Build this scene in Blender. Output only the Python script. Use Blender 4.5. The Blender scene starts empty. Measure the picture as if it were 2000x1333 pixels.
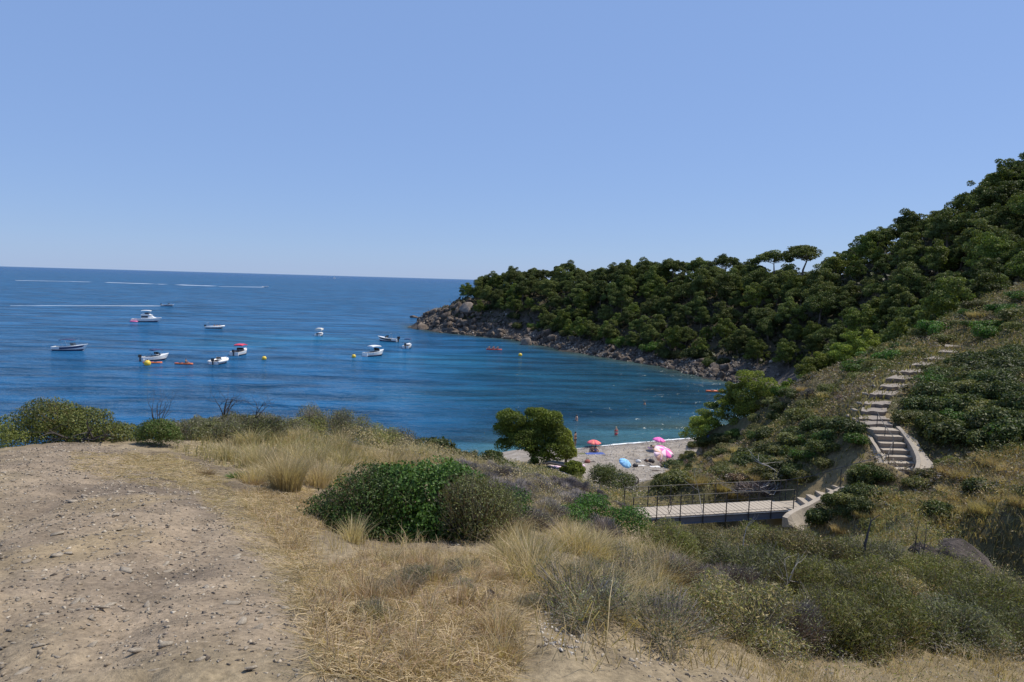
import bpy, bmesh, math, random
import numpy as np
from mathutils import Vector, Matrix
C=bpy.context.scene
# ---------------------------------------------------------------- camera, sky, sun, exposure
F=1356.0; PITCH=math.radians(4.98); ROLL=math.radians(1.61); CAMZ=18.0
_c,_s=math.cos(PITCH),math.sin(PITCH); _cr,_sr=math.cos(ROLL),math.sin(ROLL)
FW=np.array([0,_c,-_s]); R0=np.array([1.,0,0]); U0=np.array([0,_s,_c])
RT=_cr*R0+_sr*U0; UP=-_sr*R0+_cr*U0
CAM=np.array([0,0,CAMZ])
def ray(px,py):
    d=FW+RT*((px-1000)/F)+UP*(-(py-666.5)/F)
    return d/d[1]
def P(px,py,D):
    return CAM+ray(px,py)*D
def W(px,py,z=0.):
    d=ray(px,py); return CAM+d*((z-CAMZ)/d[2])
def proj(X,Y,Z):
    X=np.asarray(X,float);Y=np.asarray(Y,float);Z=np.asarray(Z,float)-CAMZ
    a=X*RT[0]+Y*RT[1]+Z*RT[2]; b=X*UP[0]+Y*UP[1]+Z*UP[2]; c=X*FW[0]+Y*FW[1]+Z*FW[2]
    c=np.maximum(c,1e-3)
    return 1000+F*a/c, 666.5-F*b/c
# control points: pixel + distance
CPX=[ # foreground plateau
(0,1333,2.6),(136,1197,3.4),(400,1197,3.4),(640,1197,3.6),(900,1197,3.7),(1120,1197,4.0),(0,1000,6.2),(136,1000,6.2),(400,1000,6.4),
(0,880,12),(136,862,12.8),(300,878,12.2),(420,905,11),(480,960,8.6),(560,965,9.2),(640,1040,7),(720,1080,6.2),(900,1060,7.4),(760,940,12),
(900,1130,5.0),(1020,1100,6.4),(1000,980,13),(1100,1197,4.1),(1150,1100,7.4),
(500,850,17),(350,855,15),(650,870,19),(800,890,23),(900,905,28),(1000,950,24),(1100,960,29),(1050,925,36),(1180,985,26),(1150,1040,14),
(1240,1010,28.5),(1215,985,31.5),(1230,1080,12),(1300,1197,7.2),(1300,1110,12),(1500,1110,13),(1500,1197,8.5),(1700,1197,10),(1864,1197,11),(2000,1250,10),(1700,1130,14),(1864,1150,14.5),
(2000,1333,7),(1500,1333,5.0),(1000,1333,2.8),(500,1333,2.5),
# right bank
(1600,1010,26.5),(1700,1000,24),(1864,1000,23.5),(2000,1000,21),(1715,935,30.5),(1864,930,28.5),(1800,1040,20),(1864,1080,17.5),(1700,1060,20),
(1650,850,36.5),(1835,885,32.3),
(1864,800,35.5),(1864,740,41),(2000,760,34),(2000,620,50),
(1640,800,42),(1600,870,38.5),(1500,900,40),(1400,930,42),(1350,950,42),(1300,965,45),(1560,950,33.5),(1450,960,35),(1380,985,34),
(1700,735,48),(1600,790,48),(1500,850,50),(1400,900,52),(1330,920,54),
(1370,862,66),(1420,838,64),(1480,806,62),(1560,756,60),(1660,714,58),(1780,664,60),(1864,614,62),(2000,560,64),
]
CXYZ=[]
STEPS=[(1845,1880,677,52),(1833,1876,688,49.6),(1804,1845,701,47.4),(1776,1822,713,45.4),(1755,1804,727,43.6),(1731,1781,740,41.9),(1719,1763,756,40.3),(1700,1746,771,38.8),(1690,1736,790,37.4),(1684,1732,804,36.2),(1678,1732,819,35.2),(1686,1740,829,34.4),
 (1708,1756,841,33.7),(1715,1763,853,33.3),(1722,1769,867,32.9),(1727,1777,880,32.5),(1733,1784,893,32.1),(1736,1787,905,31.7),(1740,1788,917,31.3)]
for a,b,y,D in STEPS:
    p=P((a+b)/2,y,D);CXYZ.append((p[0],p[1],p[2]-.3))
    if D>34:
        q=P(a-12,y,D);CXYZ.append((q[0],q[1],p[2]-.25));q=P(b+14,y,D);CXYZ.append((q[0],q[1],p[2]-.1))
# ravine under the bridge and behind the scrub
_LS=[((1565,983),7.85),((1583,977),8.1),((1600,969),8.3),((1618,961),8.5),((1640,953),8.75)]
for (_a,_b),_z in _LS:
    _p=W(_a,_b,_z);CXYZ.append((_p[0],_p[1],_z-.3));CXYZ.append((_p[0]+.7,_p[1]-1.7,_z-.9))
CXYZ+=[(8.0,29.8,6.0),(9.8,30.3,5.1),(11.6,31.0,5.6),(9.5,27,5.8),(11.5,28,6.0),(10.5,33.5,4.9),(7,38,4.6),(8,46,2.6),(10.2,24,6.8),(13,20,8.2),(16,15.5,9.6),(6,24,8.6)]
# beach
for px,py,z in [(1120,876,.0),(1200,869,.0),(1290,861,.0),(1360,856,.0)]:
    w=W(px,py,z);CXYZ.append(tuple(w))
    CXYZ.append((w[0],w[1]+6,-.7)); CXYZ.append((w[0]-.5,w[1]-4,.45))
CXYZ+=[(15,57,1.6),(14,62,1.4),(19,63,1.6),(16,54,1.9),(21,68,1.3),(9,68,.9),(13,66,.9),(18,66,1.1),(7,60,1.3),(12,58,1.4),(9.5,52,1.7),(17,60,1.7),(3,62,1.8),(2,70,.8),(24,70,1.3),(20.5,74,.7)]
# behind left crest -> sea
CXYZ+=[(-30,12,12.5),(-22,22,6),(-12,24,7.5),(-6,28,8.5),(-35,24,-1),(-20,34,-1),(-8,42,1.0),(-12,40,-1),(-4,40,4.2),(-4,52,1.6),(0,46,5.6),(0,56,2.8),(-8,55,-1.2),(-6,66,-1.2),(-2,68,.3),(-3,76,-1.3),(-10,75,-2.5),(-40,60,-4),(-60,30,-4),(-100,100,-5),(-60,0,6),(-30,0,15),(-30,-10,16)]
CXYZ+=[(0,0,16.35),(0,-6,16.6),(-6,0,16.3),(6,-4,16.2),(10,-6,15.5),(14,0,14.6),(30,-8,16),(30,8,13.5),(45,30,18),(20,10,11.5),(70,40,28)]
# cove beyond near ridge
CXYZ+=[(24,84,-.8),(30,80,.8),(32,74,5.5),(36,84,1.5),(28,95,-1.5),(38,100,-.8),(42,92,1.6),(46,108,.0),(50,100,3),(44,78,9),(56,78,17),(56,92,11),(60,110,11),(85,70,30),(75,90,26)]
# far shore water edge, and just inland
SHORE=[(810,641),(840,644),(880,651),(930,656),(1000,663),(1080,679),(1180,698),(1290,716),(1350,731),(1430,747),(1490,757)]
SH=[W(a,b) for a,b in SHORE]
for i,w in enumerate(SH):
    CXYZ.append(tuple(w))
    j0=SH[max(i-1,0)];j1=SH[min(i+1,len(SH)-1)]
    t=(j1-j0)[:2];t/=np.linalg.norm(t);n=np.array([-t[1],t[0]])  # inland
    if n[1]<0:n=-n
    SH_N=n
    q=w[:2]-n*10;CXYZ.append((q[0],q[1],-2.5))
    if i>=3:
        q=w[:2]+n*6;CXYZ.append((q[0],q[1],2.2 if i>5 else 3.0))
# rock point and ridge (pixel of ground, distance)
CPX+=[(820,626,250),(850,610,250),(880,606,245),(905,597,246),(940,585,245),(1000,600,225),(870,640,234),(920,640,228),
(905,610,240),(950,620,230)]
TREEH=6.3
RIDGE=[(925,556,256),(960,532,256),(1000,524,252),(1050,524,245),(1100,528,235),(1150,522,225),(1200,514,215),(1260,512,205),(1320,506,198),(1400,506,185),(1470,510,175),(1530,508,166),(1600,500,158),(1660,482,152),(1700,465,147),(1750,434,143),(1800,408,140),(1864,378,138),(1930,345,136),(2000,315,134),(2100,270,134)]
for px,py,D in RIDGE:
    p=P(px,py,D); CXYZ.append((p[0],p[1],p[2]-TREEH))
    p2=p+np.array([p[0]*.1,22,0]); CXYZ.append((p2[0],p2[1],(p[2]-TREEH)*.72-2))
    p3=p+np.array([0,60,0]); CXYZ.append((p3[0],p3[1],-2 if px<1700 else 12))
CXYZ+=[(-45,262,-3),(-35,275,-3),(-30,300,-3),(-45,240,-3),(110,100,36),(140,110,44),(120,60,36),(60,20,24)]
CP=np.array([tuple(P(*c)) for c in CPX]+[tuple(c) for c in CXYZ])
_s2=lambda d: np.sqrt(d*d+1.0)
def _solve():
    d=np.linalg.norm(CP[:,None,:2]-CP[None,:,:2],axis=2)
    A=_s2(d)+np.eye(len(CP))*-0.02
    n=len(CP); M=np.zeros((n+3,n+3));M[:n,:n]=A;M[:n,n]=1;M[:n,n+1:]=CP[:,:2]/100;M[n:,:n]=M[:n,n:].T
    return np.linalg.solve(M,np.r_[CP[:,2],0,0,0])
_w=_solve()
def H(x,y):
    x=np.asarray(x,float);y=np.asarray(y,float);sh=x.shape;x=x.ravel();y=y.ravel()
    out=np.empty(len(x));n=len(CP)
    for a in range(0,len(x),20000):
        q=np.c_[x[a:a+20000],y[a:a+20000]]
        d=np.sqrt(((q[:,None]-CP[None,:,:2])**2).sum(2)+1.0)
        out[a:a+20000]=d@_w[:n]+_w[n]+(q/100)@_w[n+1:]
    return out.reshape(sh)
def hit(px,py,extra=0.):
    d=ray(px,py); t=np.exp(np.linspace(math.log(1.2),math.log(330),900))
    p=CAM+d*t[:,None]; h=H(p[:,0],p[:,1])+extra
    k=np.nonzero((p[:,2]<h)|(p[:,2]<0))[0]
    return (p[k[0]] if len(k) else p[-1]), (len(k)>0 and p[k[0],2]>0.01)

cam_d=bpy.data.cameras.new('camera'); cam=bpy.data.objects.new('camera',cam_d); C.collection.objects.link(cam)
cam_d.sensor_width=36; cam_d.lens=F/2000*36; cam_d.clip_start=.05; cam_d.clip_end=200000
cam.matrix_world=Matrix(((RT[0],UP[0],-FW[0],0),(RT[1],UP[1],-FW[1],0),(RT[2],UP[2],-FW[2],CAMZ),(0,0,0,1)))
C.camera=cam
SUN_AZ=math.radians(70); SUN_EL=math.radians(58)   # azimuth measured from +Y towards +X
wd=bpy.data.worlds.new('World'); C.world=wd; wd.use_nodes=True
nt=wd.node_tree; nt.nodes.clear()
sky=nt.nodes.new('ShaderNodeTexSky'); sky.sky_type='NISHITA'; sky.sun_disc=False
sky.sun_elevation=SUN_EL; sky.sun_rotation=SUN_AZ; sky.altitude=50; sky.air_density=1.0; sky.dust_density=.2; sky.ozone_density=4.5
hs=nt.nodes.new('ShaderNodeHueSaturation'); hs.inputs['Saturation'].default_value=.93; hs.inputs['Hue'].default_value=.512
bg=nt.nodes.new('ShaderNodeBackground'); bg.inputs['Strength'].default_value=.11
wo=nt.nodes.new('ShaderNodeOutputWorld')
mxs=nt.nodes.new('ShaderNodeMix'); mxs.data_type='RGBA'; mxs.inputs[0].default_value=.66; mxs.inputs[7].default_value=(2.35,3.95,7.5,1)   # clear blue summer air over the sea
nt.links.new(sky.outputs[0],hs.inputs['Color']); nt.links.new(hs.outputs[0],mxs.inputs[6]); nt.links.new(mxs.outputs[2],bg.inputs['Color']); nt.links.new(bg.outputs[0],wo.inputs[0])
sd=bpy.data.lights.new('sun','SUN'); sd.energy=5.0; sd.angle=math.radians(.55); sd.color=(1,.935,.82)
so=bpy.data.objects.new('sun',sd); C.collection.objects.link(so)
sdir=Vector((math.sin(SUN_AZ)*math.cos(SUN_EL),math.cos(SUN_AZ)*math.cos(SUN_EL),math.sin(SUN_EL)))
so.rotation_euler=sdir.to_track_quat('Z','Y').to_euler()
C.view_settings.view_transform='Standard'; C.view_settings.look='None'; C.view_settings.exposure=0; C.view_settings.gamma=1
C.view_settings.use_curve_mapping=False
C.cycles.max_bounces=6; C.cycles.transparent_max_bounces=4; C.cycles.diffuse_bounces=3; C.cycles.glossy_bounces=3
C.cycles.transmission_bounces=3; C.cycles.use_denoising=True; C.cycles.sample_clamp_indirect=4

# ---------------------------------------------------------------- numpy helpers
def rs(seed): return np.random.RandomState(seed)
def _hash(ix,iy,s):
    n=(ix.astype(np.int64)*374761393+iy.astype(np.int64)*668265263+s*1442695041)&0xffffffff
    n=((n^(n>>13))*1274126177)&0xffffffff
    return ((n^(n>>16))&0xffff)/65535.0
def vn(x,y,s=0):
    x=np.asarray(x,float);y=np.asarray(y,float)
    ix=np.floor(x);iy=np.floor(y);fx=x-ix;fy=y-iy;fx=fx*fx*(3-2*fx);fy=fy*fy*(3-2*fy)
    a=_hash(ix,iy,s);b=_hash(ix+1,iy,s);c=_hash(ix,iy+1,s);d=_hash(ix+1,iy+1,s)
    return (a*(1-fx)+b*fx)*(1-fy)+(c*(1-fx)+d*fx)*fy
def fbm(x,y,s=0,o=4):
    r=0;a=.5;t=0
    for i in range(o):
        r=r+a*vn(x*2**i,y*2**i,s+i*17);t+=a;a*=.5
    return r/t
def inpoly(x,y,poly):
    x=np.asarray(x);y=np.asarray(y);r=np.zeros(x.shape,bool);n=len(poly)
    for i in range(n):
        x1,y1=poly[i];x2,y2=poly[(i+1)%n]
        if y1==y2: continue
        c=((y1>y)!=(y2>y))&(x<(x2-x1)*(y-y1)/(y2-y1)+x1);r^=c
    return r
def wpoly(pts):
    out=[]
    for p in pts:
        q,l=hit(*p)
        if not l: print('MISS',p)
        out.append((q[0],q[1]))
    return out
def mesh_np(name,V,faces,col=None,smooth=False):
    """V (n,3); faces list of int arrays (m,k)"""
    me=bpy.data.meshes.new(name); V=np.ascontiguousarray(V,np.float32)
    me.vertices.add(len(V)); me.vertices.foreach_set('co',V.ravel())
    faces=[f for f in faces if len(f)]
    nl=sum(f.size for f in faces); nf=sum(len(f) for f in faces)
    me.loops.add(nl); me.polygons.add(nf)
    me.loops.foreach_set('vertex_index',np.concatenate([f.ravel() for f in faces]).astype(np.int32))
    st=[];o=0
    for f in faces: st.append(o+np.arange(len(f))*f.shape[1]); o+=f.size
    me.polygons.foreach_set('loop_start',np.concatenate(st).astype(np.int32))
    me.update(calc_edges=True)
    if smooth: me.polygons.foreach_set('use_smooth',np.ones(nf,bool))
    if col is not None:
        a=me.color_attributes.new('Col','FLOAT_COLOR','POINT')
        c=np.ones((len(V),4),np.float32);c[:,:3]=col;a.data.foreach_set('color',c.ravel())
    return me
def link(name,me,mat=None,parent=None,loc=None,rot=None,scale=None):
    o=bpy.data.objects.new(name,me); C.collection.objects.link(o)
    if mat and me and not me.materials: me.materials.append(mat)
    if parent: o.parent=parent
    if loc is not None:o.location=loc
    if rot is not None:o.rotation_euler=rot
    if scale is not None:o.scale=scale
    return o
def tag(o,label=None,cat=None,group=None,kind=None):
    if label:o['label']=label
    if cat:o['category']=cat
    if group:o['group']=group
    if kind:o['kind']=kind
    return o
def thing(name,label,cat,loc=(0,0,0),rz=0,group=None):
    o=bpy.data.objects.new(name,None);C.collection.objects.link(o);o.location=loc;o.rotation_euler=(0,0,rz)
    o.empty_display_size=.2
    return tag(o,label,cat,group)

# ---------------------------------------------------------------- materials
def newmat(n):
    m=bpy.data.materials.new(n);m.use_nodes=True;return m,m.node_tree,m.node_tree.nodes['Principled BSDF']
_pm={}
def pm(name,col,rough=.5,metal=0,var=.12,bump=0):
    if name in _pm:return _pm[name]
    m,t,b=newmat(name)
    n=t.nodes.new('ShaderNodeTexNoise');n.inputs['Scale'].default_value=6;n.inputs['Detail'].default_value=4
    co=t.nodes.new('ShaderNodeTexCoord');t.links.new(co.outputs['Object'],n.inputs['Vector'])
    mr=t.nodes.new('ShaderNodeMapRange');mr.inputs[3].default_value=1-var;mr.inputs[4].default_value=1+var
    mx=t.nodes.new('ShaderNodeVectorMath');mx.operation='SCALE';mx.inputs[0].default_value=col
    t.links.new(n.outputs['Fac'],mr.inputs[0]);t.links.new(mr.outputs[0],mx.inputs['Scale']);t.links.new(mx.outputs[0],b.inputs['Base Color'])
    b.inputs['Roughness'].default_value=rough;b.inputs['Metallic'].default_value=metal
    if bump:
        bp=t.nodes.new('ShaderNodeBump');bp.inputs['Strength'].default_value=bump;bp.inputs['Distance'].default_value=.03
        t.links.new(n.outputs['Fac'],bp.inputs['Height']);t.links.new(bp.outputs[0],b.inputs['Normal']);n.inputs['Scale'].default_value=14
    _pm[name]=m;return m
def vegmat(name,trans=.3,var=.35,gloss=.25):
    m,t,b=newmat(name)
    at=t.nodes.new('ShaderNodeVertexColor');at.layer_name='Col'
    oi=t.nodes.new('ShaderNodeObjectInfo')
    hv=t.nodes.new('ShaderNodeHueSaturation')
    m1=t.nodes.new('ShaderNodeMapRange');m1.inputs[3].default_value=1-var;m1.inputs[4].default_value=1+var
    t.links.new(oi.outputs['Random'],m1.inputs[0]);t.links.new(m1.outputs[0],hv.inputs['Value'])
    m3=t.nodes.new('ShaderNodeMath');m3.operation='MULTIPLY';m3.inputs[1].default_value=7.31;t.links.new(oi.outputs['Random'],m3.inputs[0])
    m4=t.nodes.new('ShaderNodeMath');m4.operation='FRACT';t.links.new(m3.outputs[0],m4.inputs[0])
    m2=t.nodes.new('ShaderNodeMapRange');m2.inputs[3].default_value=.488;m2.inputs[4].default_value=.512
    t.links.new(m4.outputs[0],m2.inputs[0]);t.links.new(m2.outputs[0],hv.inputs['Hue'])
    t.links.new(at.outputs['Color'],hv.inputs['Color'])
    b.inputs['Roughness'].default_value=.55;b.inputs['Specular IOR Level'].default_value=gloss
    t.links.new(hv.outputs[0],b.inputs['Base Color'])
    tr=t.nodes.new('ShaderNodeBsdfTranslucent');mix=t.nodes.new('ShaderNodeMixShader');mix.inputs[0].default_value=trans
    br=t.nodes.new('ShaderNodeVectorMath');br.operation='MULTIPLY';br.inputs[1].default_value=(1.15,1.2,.7)
    t.links.new(hv.outputs[0],br.inputs[0]);t.links.new(br.outputs[0],tr.inputs['Color'])
    t.links.new(b.outputs[0],mix.inputs[1]);t.links.new(tr.outputs[0],mix.inputs[2])
    t.links.new(mix.outputs[0],t.nodes['Material Output'].inputs['Surface'])
    return m
def groundmat(name,fine=26,rough=.95,bump=.6,bd=.04,mid=3.1):
    m,t,b=newmat(name)
    at=t.nodes.new('ShaderNodeVertexColor');at.layer_name='Col'
    co=t.nodes.new('ShaderNodeTexCoord')
    n=t.nodes.new('ShaderNodeTexNoise');n.inputs['Scale'].default_value=fine;n.inputs['Detail'].default_value=6;n.inputs['Roughness'].default_value=.7
    n2=t.nodes.new('ShaderNodeTexNoise');n2.inputs['Scale'].default_value=mid;n2.inputs['Detail'].default_value=5
    t.links.new(co.outputs['Object'],n.inputs['Vector']);t.links.new(co.outputs['Object'],n2.inputs['Vector'])
    a1=t.nodes.new('ShaderNodeMapRange');a1.inputs[1].default_value=.3;a1.inputs[2].default_value=.7;a1.inputs[3].default_value=.62;a1.inputs[4].default_value=1.38
    a2=t.nodes.new('ShaderNodeMapRange');a2.inputs[1].default_value=.3;a2.inputs[2].default_value=.7;a2.inputs[3].default_value=.75;a2.inputs[4].default_value=1.25
    t.links.new(n.outputs['Fac'],a1.inputs[0]);t.links.new(n2.outputs['Fac'],a2.inputs[0])
    mu=t.nodes.new('ShaderNodeMath');mu.operation='MULTIPLY';t.links.new(a1.outputs[0],mu.inputs[0]);t.links.new(a2.outputs[0],mu.inputs[1])
    sc=t.nodes.new('ShaderNodeVectorMath');sc.operation='SCALE';t.links.new(at.outputs['Color'],sc.inputs[0]);t.links.new(mu.outputs[0],sc.inputs['Scale'])
    t.links.new(sc.outputs[0],b.inputs['Base Color']);b.inputs['Roughness'].default_value=rough;b.inputs['Specular IOR Level'].default_value=.2
    bp=t.nodes.new('ShaderNodeBump');bp.inputs['Strength'].default_value=bump;bp.inputs['Distance'].default_value=bd
    t.links.new(n.outputs['Fac'],bp.inputs['Height']);t.links.new(bp.outputs[0],b.inputs['Normal'])
    return m
MG=groundmat('stony ground'); MR=groundmat('shore rock',fine=2.4,bump=1,bd=.35,mid=.5); MB_=groundmat('beach pebbles',fine=9,bump=.8,bd=.06,mid=.9)
VEG=vegmat('leaves'); VPINE=vegmat('pine needles',trans=.26,var=.3,gloss=.15); VGRASS=vegmat('dry grass',trans=.35,var=.12,gloss=.3); VTWIG=vegmat('dry twigs',trans=0,var=.15,gloss=.15)
BARK=pm('bark',(.16,.12,.095),.9,bump=.6); DEAD=pm('bleached dead wood',(.42,.38,.34),.85); DARKW=pm('dark charred wood',(.06,.05,.045),.85)

# ---------------------------------------------------------------- mesh accumulator for built things
class M:
    def __init__(s): s.v=[];s.f=[]
    def add(s,v,f):
        o=len(s.v); s.v+= [tuple(map(float,p)) for p in v]; s.f+=[tuple(i+o for i in q) for q in f]; return s
    def box(s,c,d,rz=0,ry=0):
        R=Matrix.Rotation(rz,3,'Z')@Matrix.Rotation(ry,3,'Y')
        v=[R@Vector((x*d[0]/2,y*d[1]/2,z*d[2]/2))+Vector(c) for x in(-1,1) for y in(-1,1) for z in(-1,1)]
        return s.add(v,[(0,1,3,2),(4,6,7,5),(0,4,5,1),(2,3,7,6),(0,2,6,4),(1,5,7,3)])
    def tube(s,pts,r,n=6,cap=True):
        pts=[Vector(p) for p in pts]; k=len(pts)
        rr=r if hasattr(r,'__len__') else [r]*k
        o=len(s.v); prev=None
        for i,p in enumerate(pts):
            t=(pts[min(i+1,k-1)]-pts[max(i-1,0)]); t=t.normalized() if t.length>1e-6 else Vector((0,0,1))
            if prev is None: a=t.orthogonal().normalized()
            else:
                a=prev-t*prev.dot(t); a=a.normalized() if a.length>1e-6 else t.orthogonal().normalized()
            prev=a; b=t.cross(a)
            for j in range(n):
                an=2*math.pi*j/n; q=p+(a*math.cos(an)+b*math.sin(an))*rr[i]; s.v.append(tuple(q))
        for i in range(k-1):
            for j in range(n):
                j2=(j+1)%n; s.f.append((o+i*n+j,o+i*n+j2,o+(i+1)*n+j2,o+(i+1)*n+j))
        if cap: s.f.append(tuple(o+j for j in range(n))[::-1]); s.f.append(tuple(o+(k-1)*n+j for j in range(n)))
        return s
    def loft(s,rings,closed=False,cap=False):
        o=len(s.v);n=len(rings[0])
        for r in rings: s.v+=[tuple(map(float,p)) for p in r]
        for i in range(len(rings)-1):
            for j in range(n if closed else n-1):
                j2=(j+1)%n; s.f.append((o+i*n+j,o+i*n+j2,o+(i+1)*n+j2,o+(i+1)*n+j))
        if cap: s.f.append(tuple(o+j for j in range(n))[::-1]); s.f.append(tuple(o+(len(rings)-1)*n+j for j in range(n)))
        return s
    def ball(s,c,r,seg=10,rings=7):
        rr=r if hasattr(r,'__len__') else (r,r,r); R=[]
        for i in range(rings+1):
            th=math.pi*i/rings; z=math.cos(th);q=max(math.sin(th),1e-3)
            R.append([(c[0]+rr[0]*q*math.cos(2*math.pi*j/seg),c[1]+rr[1]*q*math.sin(2*math.pi*j/seg),c[2]+rr[2]*z) for j in range(seg)])
        return s.loft(R,closed=True)
    def build(s,name,mat,parent=None,smooth=False):
        me=bpy.data.meshes.new(name);me.from_pydata(s.v,[],s.f);me.update()
        bm=bmesh.new();bm.from_mesh(me);bmesh.ops.recalc_face_normals(bm,faces=bm.faces);bm.to_mesh(me);bm.free()
        if smooth: me.polygons.foreach_set('use_smooth',[True]*len(me.polygons))
        return link(name,me,mat,parent)
# ---------------------------------------------------------------- the land: one continuous surface, cut into its named areas
BEACHP=[(-2,50),(4,49),(12,50),(20,56),(30,66),(34,90),(-2,90)]
PATH=wpoly([(0,1333),(0,884),(136,866),(220,872),(300,886),(350,910),(400,950),(450,985),(500,1030),(540,1080),(575,1130),(600,1197),(590,1333)])
def rough(x,y):
    r=np.hypot(x,y)
    pn=inpoly(x,y,PATH)
    near=(fbm(x*2.2,y*2.2,3,4)-.5)*np.where(pn,.07,.16)+(vn(x*14,y*14,9)-.5)*np.where(pn,.018,.03)
    for dx_ in (0,1.55):
        near=near-np.where(pn,.04*np.exp(-((x+.75+.33*y+dx_+.25*(fbm(y*.6,x*0+dx_,15)-.5))/.19)**2),0)
    mid=(fbm(x*.5,y*.5,5,4)-.5)*.5
    far=(fbm(x*.16,y*.16,8,5)-.5)*3.2+(np.abs(fbm(x*.45,y*.45,12,3)-.5))*1.6
    wm=np.clip((r-12)/14,0,1); wf=np.clip((y-85)/60,0,1)
    bx=inpoly(x,y,BEACHP)
    wm=np.where(bx,.12,wm)
    st=np.zeros_like(r)  # keep the ground calm beside the steps and the bridge ends
    for a,b,py,D in STEPS:
        q=P((a+b)/2,py,D); st=np.maximum(st,np.clip(1.8-np.hypot(x-q[0],y-q[1]),0,1))
    st=np.maximum(st,np.clip(3.5-np.hypot(x-14.5,y-31),0,1))
    return near*(1-wm)*(r<40)+mid*wm*(1-wf)*(1-st)+far*wf
def HG(x,y): x=np.asarray(x,float);y=np.asarray(y,float);return H(x,y)+rough(x,y)
def lerp(a,b,t): t=np.asarray(t)[...,None]; return np.asarray(a)*(1-t)+np.asarray(b)*t
def sm(x,a,b): t=np.clip((x-a)/(b-a),0,1);return t*t*(3-2*t)
NS,NY=470,560
sv=np.linspace(-1.25,1.25,NS); yv=np.exp(np.linspace(math.log(.9),math.log(345),NY))
S,Yp=np.meshgrid(sv,yv); GX=(S*(Yp+.6)).ravel(); GY=(Yp-1.6).ravel()
GB=H(GX,GY); GZ=GB+rough(GX,GY)
inp=inpoly(GX,GY,PATH); inb=inpoly(GX,GY,BEACHP)&(GB<1.95)
n1=fbm(GX*.7,GY*.7,21);n2=fbm(GX*3,GY*3,22);n3=fbm(GX*.15,GY*.15,23);n4=fbm(GX*9,GY*9,27,2)
col=lerp((.20,.155,.10),(.29,.23,.145),n2)                        # straw-covered soil
col=lerp(col,(.15,.115,.075),sm(n1,.5,.75))
hillc=lerp((.09,.08,.04),(.20,.155,.085),sm(n1*.5+n3*.5,.42,.6))
hm=np.maximum(sm(np.hypot(GX,GY),14,24),sm(GX,2.6,4.5)*sm(GY,3,7))
col=lerp(col,hillc,hm)
pc=lerp((.225,.172,.118),(.30,.235,.165),n2); pc=lerp(pc,(.17,.132,.096),sm(n1,.42,.72)); pc=lerp(pc,(.29,.22,.125),sm(fbm(GX*1.3,GY*.6,31),.52,.75)*.6)
pm_=np.zeros(len(GX));jx=(fbm(GX*1.6,GY*1.6,61)-.5)*1.1;jy=(fbm(GX*1.6,GY*1.6,62)-.5)*1.1
for k_ in range(9): pm_+=inpoly(GX+jx+.32*math.cos(k_*2.4)*(k_/8)**.5,GY+jy+.32*math.sin(k_*2.4)*(k_/8)**.5,PATH)/9.
col=lerp(col,pc,pm_)
bc=lerp((.29,.25,.205),(.235,.205,.175),n1); bc=lerp(bc,(.33,.30,.27),sm(n2,.5,.8)); bc=lerp(bc,(.15,.13,.115),sm(-GB,-.34,-.02))
col=np.where(inb[:,None],bc,col)
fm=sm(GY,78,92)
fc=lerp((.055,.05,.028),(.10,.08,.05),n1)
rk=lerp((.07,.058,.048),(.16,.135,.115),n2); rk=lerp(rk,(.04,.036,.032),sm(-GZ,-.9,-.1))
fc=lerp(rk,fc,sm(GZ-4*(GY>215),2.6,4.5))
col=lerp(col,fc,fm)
idx=np.arange(NS*NY).reshape(NY,NS)
Q=np.stack([idx[:-1,:-1],idx[:-1,1:],idx[1:,1:],idx[1:,:-1]],-1).reshape(-1,4)
Q=Q[GZ[Q].max(1)>-1.6]
cx=GX[Q].mean(1);cy=GY[Q].mean(1);cz=GB[Q].mean(1)
kp=inpoly(cx,cy,PATH);kb=inpoly(cx,cy,BEACHP)&(cz<1.95);kh=(cy>86)&~kb
def area(name,sel,mat):
    q=Q[sel]; u,inv=np.unique(q,return_inverse=True)
    me=mesh_np(name,np.c_[GX[u],GY[u],GZ[u]],[inv.reshape(q.shape)],col[u],smooth=True)
    return tag(link(name,me,mat),kind='structure')
g_path=area('dirt_path',kp,MG); g_beach=area('beach',kb,MB_); g_head=area('headland_terrain',kh,MR); g_hill=area('hillside_ground',~(kp|kb|kh),MG)

# ---------------------------------------------------------------- sea
TURQ=[(620,664,34,20),(1040,735,22,14),(880,700,22,18),(450,672,26,16),(1000,770,24,14)]
wy=np.exp(np.linspace(math.log(25),math.log(60000),420));ws=np.linspace(-1.6,1.5,150)
WS,WY=np.meshgrid(ws,wy);wx=(WS*WY).ravel();wyy=WY.ravel()
wc=lerp((.014,.088,.20),(.010,.068,.155),fbm(wx*.012,wyy*.012,41))
far_=sm(wyy,400,6000); wc=lerp(wc,(.012,.070,.18),far_)
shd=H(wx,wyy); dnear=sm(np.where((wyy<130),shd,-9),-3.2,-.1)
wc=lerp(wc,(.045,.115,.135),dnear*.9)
for a,b,rx,ry in TURQ:
    q=W(a,b);d=np.sqrt(((wx-q[0])/rx)**2+((wyy-q[1])/ry)**2)+(fbm(wx*.05,wyy*.05,44)-.5)*.9
    wc=lerp(wc,(.016,.15,.26),(1-sm(d,.0,1.2))*.42)
cove=sm(wx,-30,25)*(1-sm(wyy,190,250));wc=lerp(wc,(.008,.040,.062),cove*.9*(1-dnear))  # dark reflection of the headland trees put into the cove's water colour
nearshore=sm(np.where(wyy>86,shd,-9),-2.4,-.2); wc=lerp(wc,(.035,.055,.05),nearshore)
idw=np.arange(150*420).reshape(420,150)
WQ=np.stack([idw[:-1,:-1],idw[:-1,1:],idw[1:,1:],idw[1:,:-1]],-1).reshape(-1,4)
mw,t,b=newmat('sea water')
at=t.nodes.new('ShaderNodeVertexColor');at.layer_name='Col'

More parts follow.
